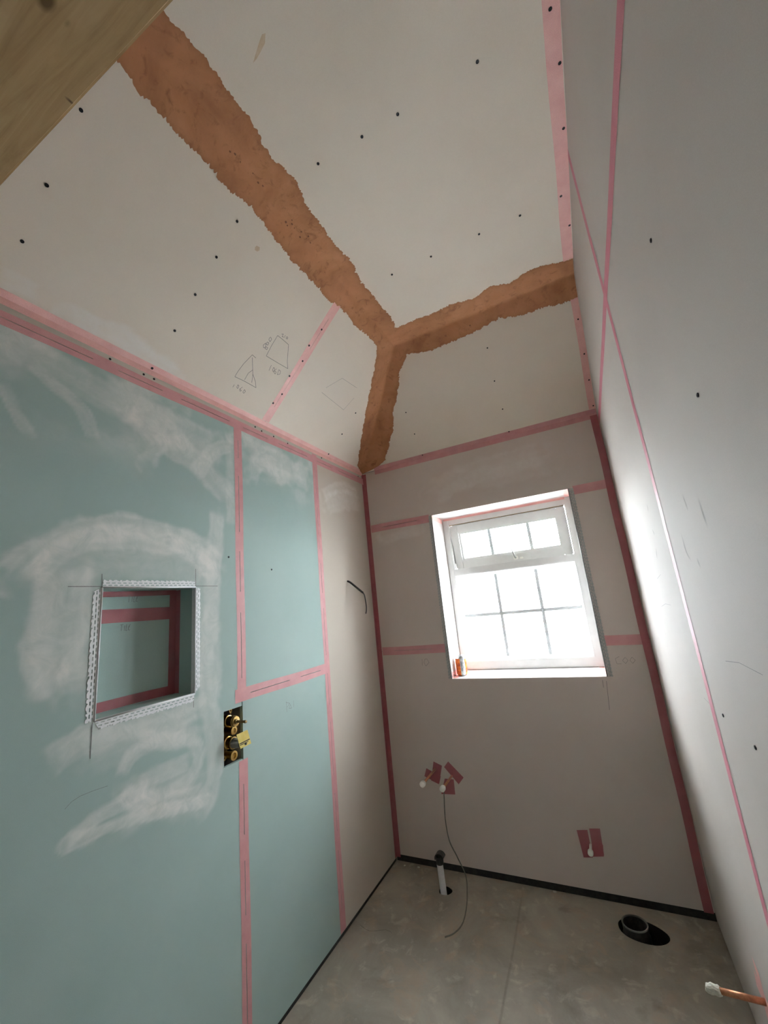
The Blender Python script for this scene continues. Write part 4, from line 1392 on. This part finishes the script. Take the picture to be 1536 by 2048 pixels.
gN = 'perforated beads round the wall niche'
bead('white perforated corner bead above the wall niche', gN, 'L', (NY0, NZ1), (NY1, NZ1), (0, 1), 0.022, 'bead', 1, (-1, 0, 0), (0.1, 0.1))
bead('white perforated corner bead below the wall niche', gN, 'L', (NY0, NZ0), (NY1, NZ0), (0, -1), 0.024, 'bead', 2, (-1, 0, 0), (0.5, 0.2))
bead('white perforated corner bead on the niche side away from the valve', gN, 'L', (NY0, NZ0), (NY0, NZ1), (-1, 0), 0.024, 'bead', 3, (-1, 0, 0), (0.0, 0.5))
bead('white perforated corner bead on the niche side nearest the valve', gN, 'L', (NY1, NZ0), (NY1, NZ1), (1, 0), 0.020, 'bead', 4, (-1, 0, 0), (1.0, 0.3))
gW = 'perforated beads beside the window'
bead('shade-coloured grey perforated corner bead on the left window edge', gW, 'B', (WX0, WZ0), (WX0, WZ1), (-1, 0), 0.020, 'bead_shade', 5)
bead('shade-coloured grey perforated corner bead on the right window edge', gW, 'B', (WX1, WZ0), (WX1, WZ1), (1, 0), 0.026, 'bead_shade', 6)

# ================================================================== MIXER VALVE in the cut-out
vy = -1.222
mv = thing('mixer_valve', 'brass shower mixer valve body recessed in the green wall', 'valve', (-0.06, vy, 0.94))
X = (1, 0, 0)
box('body', (-0.085, vy - 0.014, 0.950), (-0.045, vy + 0.014, 1.105), 'brass_dull', mv, 0.006)
lathe('cartridge', (-0.055, vy, 1.086), X, [(0, 0.0), (0, 0.021), (0.03, 0.021), (0.031, 0.018), (0.048, 0.018), (0.049, 0.0198), (0.060, 0.0198), (0.062, 0.0178), (0.068, 0.0178), (0.069, 0.0)], 'brass', mv)
lathe('spindle', (0.012, vy, 1.086), X, [(0, 0.0), (0, 0.009), (0.006, 0.009), (0.007, 0.0045), (0.044, 0.0045), (0.045, 0.0055), (0.052, 0.005), (0.053, 0.0)], 'brass_dull', mv, 16)
lathe('port', (-0.05, vy + 0.002, 1.053), X, [(0, 0.0), (0, 0.012), (0.042, 0.012), (0.043, 0.0145), (0.050, 0.0145), (0.0505, 0.0085), (0.046, 0.0075), (0.046, 0.0)], 'brass', mv, 24)
lathe('cartridge', (-0.055, vy, 1.010), X, [(0, 0.0), (0, 0.0225), (0.028, 0.0225), (0.030, 0.0195), (0.046, 0.0195), (0.047, 0.0215), (0.054, 0.0215), (0.055, 0.0)], 'brass', mv)
lathe('cap', (-0.003, vy, 1.010), X, [(0, 0.0), (0, 0.0182), (0.012, 0.0175), (0.030, 0.0145), (0.036, 0.012), (0.037, 0.0)], 'greycap', mv)
lathe('port', (-0.05, vy + 0.002, 0.966), X, [(0, 0.0), (0, 0.013), (0.040, 0.013), (0.041, 0.0165), (0.049, 0.0165), (0.0495, 0.010), (0.044, 0.009), (0.044, 0.0)], 'brass', mv, 24)


def lug(y, z, dy, dz):
    bm = bmesh.new()
    n = 18
    ring_o, ring_i = [], []
    for xx in (-0.028, -0.031):
        for k in range(n):
            t = 2 * math.pi * k / n
            ring_o.append(bm.verts.new((xx, y + 0.0070 * math.cos(t), z + 0.0085 * math.sin(t))))
            ring_i.append(bm.verts.new((xx, y + 0.0030 * math.cos(t), z + 0.0035 * math.sin(t))))
    for k in range(n):
        k2 = (k + 1) % n
        bm.faces.new((ring_o[k], ring_o[k2], ring_i[k2], ring_i[k]))
        bm.faces.new((ring_o[n + k], ring_i[n + k], ring_i[n + k2], ring_o[n + k2]))
        bm.faces.new((ring_o[k], ring_o[n + k], ring_o[n + k2], ring_o[k2]))
        bm.faces.new((ring_i[k], ring_i[k2], ring_i[n + k2], ring_i[n + k]))
    from_bm('fixing_lug', bm, 'brass', mv)
    box('fixing_arm', (-0.033, min(y + dy * 0.006, y + dy * 0.022) - (0.004 if dy == 0 else 0), min(z + dz * 0.008, z + dz * 0.022) - (0.004 if dz == 0 else 0)),
        (-0.029, max(y + dy * 0.006, y + dy * 0.022) + (0.004 if dy == 0 else 0), max(z + dz * 0.008, z + dz * 0.022) + (0.004 if dz == 0 else 0)), 'brass_dull', mv)


lug(vy + 0.012, 1.120, 0, -1)
lug(vy - 0.028, 1.004, 1, 0)
lug(vy - 0.020, 0.962, 1, 0)
# yellow card hung on the grey cap
cd = [Vector((0.036, -1.243, 1.046)), Vector((0.044, -1.196, 1.050)), Vector((0.046, -1.180, 0.998)), Vector((0.038, -1.226, 0.993))]
nrm = (cd[1] - cd[0]).cross(cd[3] - cd[0]).normalized()
if nrm.x < 0:
    nrm = -nrm
vt = thing('paper_tag', 'small yellow card tag hanging on the mixer valve cap', 'tag', cd[3])
mesh('card', [p for p in cd] + [p - nrm * 0.0015 for p in cd], [(0, 1, 2, 3), (7, 6, 5, 4), (0, 4, 5, 1), (1, 5, 6, 2), (2, 6, 7, 3), (3, 7, 4, 0)], 'yellow', vt)


def oncard(s, t):
    return cd[3].lerp(cd[2], s).lerp(cd[0].lerp(cd[1], s), t) + nrm * 0.0004


for nm, q in (('printed_bar', ((0.03, 0.30), (0.97, 0.30), (0.97, 0.37), (0.03, 0.37))), ('printed_bar', ((0.03, 0.21), (0.80, 0.21), (0.80, 0.26), (0.03, 0.26))), ('printed_mark', ((0.45, 0.08), (0.60, 0.08), (0.60, 0.21), (0.45, 0.21))), ('printed_mark', ((0.38, 0.13), (0.67, 0.13), (0.67, 0.17), (0.38, 0.17)))):
    mesh(nm, [oncard(*p) for p in q], [(0, 1, 2, 3)], 'ink', vt)

# ================================================================== PIPES
Y_ = (0, -1, 0)


def stub(label, x, z, ln, r=0.0075, mat='copper', capr=0.013):
    th = thing('pipe_stub', label, 'pipe', (x, 0, z), 'capped pipe stubs on the window wall')
    tube('pipe', [(x, 0.01, z), (x, -ln + 0.01, z)], r, mat, th, 16)
    lathe('end_cap', (x, -ln, z), (0, 1, 0), [(-0.012, 0.0), (-0.012, 0.005), (-0.010, 0.0095), (-0.006, capr), (0.010, capr), (0.014, capr * 0.9), (0.018, capr * 0.8), (0.018, 0.0)], 'whitecap', th, 20)
    return th


stub('copper pipe stub with white cap, left one of the pair', 0.304, 0.503, 0.200, 0.0065, 'copper', 0.0150)
stub('copper pipe stub with white cap, right one of the pair above a hanging wire', 0.402, 0.476, 0.165, 0.0065, 'copper', 0.0150)
stub('short white-capped pipe stub low on the window wall near the right', 1.076, 0.228, 0.070, 0.006, 'whitecap', 0.0125)

pr = thing('copper_pipe', 'copper pipe end wrapped in white tape sticking out of the right wall', 'pipe', (W, -0.79, 0.30))
tube('pipe', [(W + 0.01, -0.79, 0.300), (W - 0.104, -0.79, 0.300)], 0.0078, 'copper', pr, 20)
bm = bmesh.new()
rs = [(0.100, 0.0090), (0.102, 0.0118), (0.108, 0.0128), (0.114, 0.0120), (0.120, 0.0130), (0.126, 0.0118), (0.132, 0.0108), (0.136, 0.0085)]
bm_tube(bm, [(W - h, -0.79 + 0.001 * math.sin(i * 2.1), 0.300 + 0.0008 * math.cos(i * 1.7)) for i, (h, r) in enumerate(rs)], [r for h, r in rs], 14)
for vtx in bm.verts:
    vtx.co += Vector((random.uniform(-1, 1), random.uniform(-1, 1), random.uniform(-1, 1))) * 0.0006
from_bm('wrapping', bm, 'ptfe', pr)

# white waste pipe with black rubber piece at its mouth
wp = thing('waste_pipe', 'white plastic waste pipe standing in a floor hole by the window wall', 'pipe', (0.344, -0.163, 0))
lathe('pipe', (0.344, -0.163, -0.09), (-0.03, 0, 1), [(0, 0.0145), (0.0, 0.0165), (0.215, 0.0165), (0.215, 0.0145), (0.0, 0.0145)], 'wpipe', wp, 24)
bm = bmesh.new()
n = 16
for i in range(n + 1):
    t = math.radians(200 - 190 * i / n)
    r0 = 0.023
    cx, cz = 0.343, 0.150
    for (yy) in (-0.181, -0.145):
        for rr in (r0, r0 - 0.0028):
            bm.verts.new((cx + rr * math.cos(t) * 1.1, yy, cz + rr * math.sin(t)))
bm.verts.ensure_lookup_table()
vb = bm.verts
for i in range(n):
    a, b = i * 4, (i + 1) * 4
    for q in ((a, a + 2, b + 2, b), (a + 1, b + 1, b + 3, a + 3), (a, b, b + 1, a + 1), (a + 2, a + 3, b + 3, b + 2)):
        bm.faces.new([vb[k] for k in q])
bm.faces.new([vb[k] for k in (0, 1, 3, 2)])
e_ = n * 4
bm.faces.new([vb[k] for k in (e_, e_ + 2, e_ + 3, e_ + 1)])
from_bm('rubber_flap', bm, 'rubber', wp, False)
lathe('rubber_seal', (0.3400, -0.163, 0.120), (-0.03, 0, 1), [(0, 0.0167), (0, 0.0185), (0.012, 0.0195), (0.030, 0.0205), (0.034, 0.018), (0.014, 0.0155), (0.008, 0.0)], 'rubber', wp, 24)

# soil pipe
sp = thing('soil_pipe', 'black plastic soil pipe socket rising from an oval floor hole', 'pipe', (1.208, -0.150, 0))
lathe('socket', (1.210, -0.150, -0.09), (0, 0, 1), [(0, 0.048), (0.0, 0.054), (0.075, 0.054), (0.082, 0.0500), (0.112, 0.0500), (0.112, 0.0465), (0.0, 0.0465)], 'soil', sp, 40)
lathe('rim', (1.210, -0.150, 0.0225), (0, 0, 1), [(0, 0.0466), (0, 0.0508), (0.003, 0.0516), (0.0055, 0.0505), (0.0055, 0.0466)], 'rim', sp, 40)
lathe('plug', (1.210, -0.150, -0.085), (0, 0, 1), [(0, 0.0), (0, 0.0463), (0.001, 0.0463), (0.001, 0.0)], 'dark', sp, 30)
lathe('branch', (1.262, -0.150, -0.092), (0.12, 0, 1), [(0, 0.0), (0, 0.040), (0.05, 0.040), (0.052, 0.036), (0.03, 0.034), (0.03, 0.0)], 'dark', sp, 30)

# ================================================================== CABLES
cb = thing('wall_cable', 'dark electric cable poking out of the white corner board', 'cable', (0, -0.318, 1.626))
tube('sheath', catmull([(-0.012, -0.318, 1.628), (0.012, -0.315, 1.622), (0.05, -0.302, 1.585), (0.085, -0.286, 1.548)], 0.004), [0.0060] * len(catmull([(-0.012, -0.318, 1.628), (0.012, -0.315, 1.622), (0.05, -0.302, 1.585), (0.085, -0.286, 1.548)], 0.004)), 'cable', cb, 10)
tube('core', catmull([(0.084, -0.286, 1.549), (0.092, -0.284, 1.53), (0.096, -0.281, 1.475), (0.094, -0.281, 1.445), (0.089, -0.282, 1.425)], 0.004), 0.0034, 'cable', cb, 8)
wv = [(0.402, -0.150, 0.465), (0.400, -0.150, 0.430), (0.392, -0.150, 0.33), (0.395, -0.135, 0.22), (0.415, -0.10, 0.13), (0.450, -0.10, 0.05), (0.470, -0.17, 0.006), (0.492, -0.28, 0.003), (0.495, -0.36, 0.003), (0.475, -0.415, 0.003), (0.444, -0.447, 0.003)]
o = tube('hanging_wire', catmull(wv, 0.01), 0.0030, 'wire', None, 8, (0.47, -0.17, 0.0))
tag(o, 'thin grey wire hanging from the capped pipe and curling on the floor', 'wire')

# ================================================================== DRINK CAN on the sill
cx, cy, cz = 0.519, 0.085, WZ0 + 0.0045
dc = thing('drink_can', 'orange and white drink can standing in the left corner of the window sill', 'can', (cx, cy, cz))
lathe('body', (cx, cy, cz), (0, 0, 1), [(0.0, 0.0), (0.0, 0.0235), (0.002, 0.0255), (0.009, 0.0325), (0.011, 0.033), (0.098, 0.033)], 'can', dc, 36)
lathe('shoulder', (cx, cy, cz + 0.098), (0, 0, 1), [(0, 0.033), (0.004, 0.0325), (0.012, 0.0285), (0.0145, 0.0265)], 'alu', dc, 36)
lathe('lid', (cx, cy, cz + 0.1125), (0, 0, 1), [(0, 0.0265), (0.002, 0.0275), (0.0035, 0.0270), (0.003, 0.0250), (-0.002, 0.0242), (-0.002, 0.0)], 'alu', dc, 36)
box('ring_pull', (cx - 0.008, cy - 0.012, cz + 0.1112), (cx + 0.008, cy + 0.010, cz + 0.1126), 'alu', dc, 0.0006)

# ================================================================== CRUMBS by the wall foot
for i, (x, y, s, lb) in enumerate(((0.064, -0.034, 0.007, 'pale plaster chip on the floor nearest the back left corner'), (0.149, -0.028, 0.008, 'larger pale plaster chip against the black strip left of the white pipe'),
                                   (0.202, -0.106, 0.005, 'tiny pale plaster chip on open floor left of the white pipe'), (0.036, -0.268, 0.005, 'tiny pale plaster chip on the floor beside the left wall'),
                                   (0.872, -0.012, 0.010, 'largest plaster chip, against the middle of the window wall foot'))):
    bm = bmesh.new()
    bmesh.ops.create_icosphere(bm, subdivisions=1, radius=1.0)
    r2 = random.Random(50 + i)
    for vtx in bm.verts:
        vtx.co = Vector((x + vtx.co.x * s * r2.uniform(0.7, 1.3), y + vtx.co.y * s * r2.uniform(0.6, 1.2), 0.0005 + (vtx.co.z + 1) * s * 0.4))
    mz = min(vtx.co.z for vtx in bm.verts)
    for vtx in bm.verts:
        vtx.co.z -= mz
    o = from_bm('plaster_chip', bm, 'chip', None, False, (x, y, 0))
    tag(o, lb, 'plaster chip', 'plaster chips on the floor')
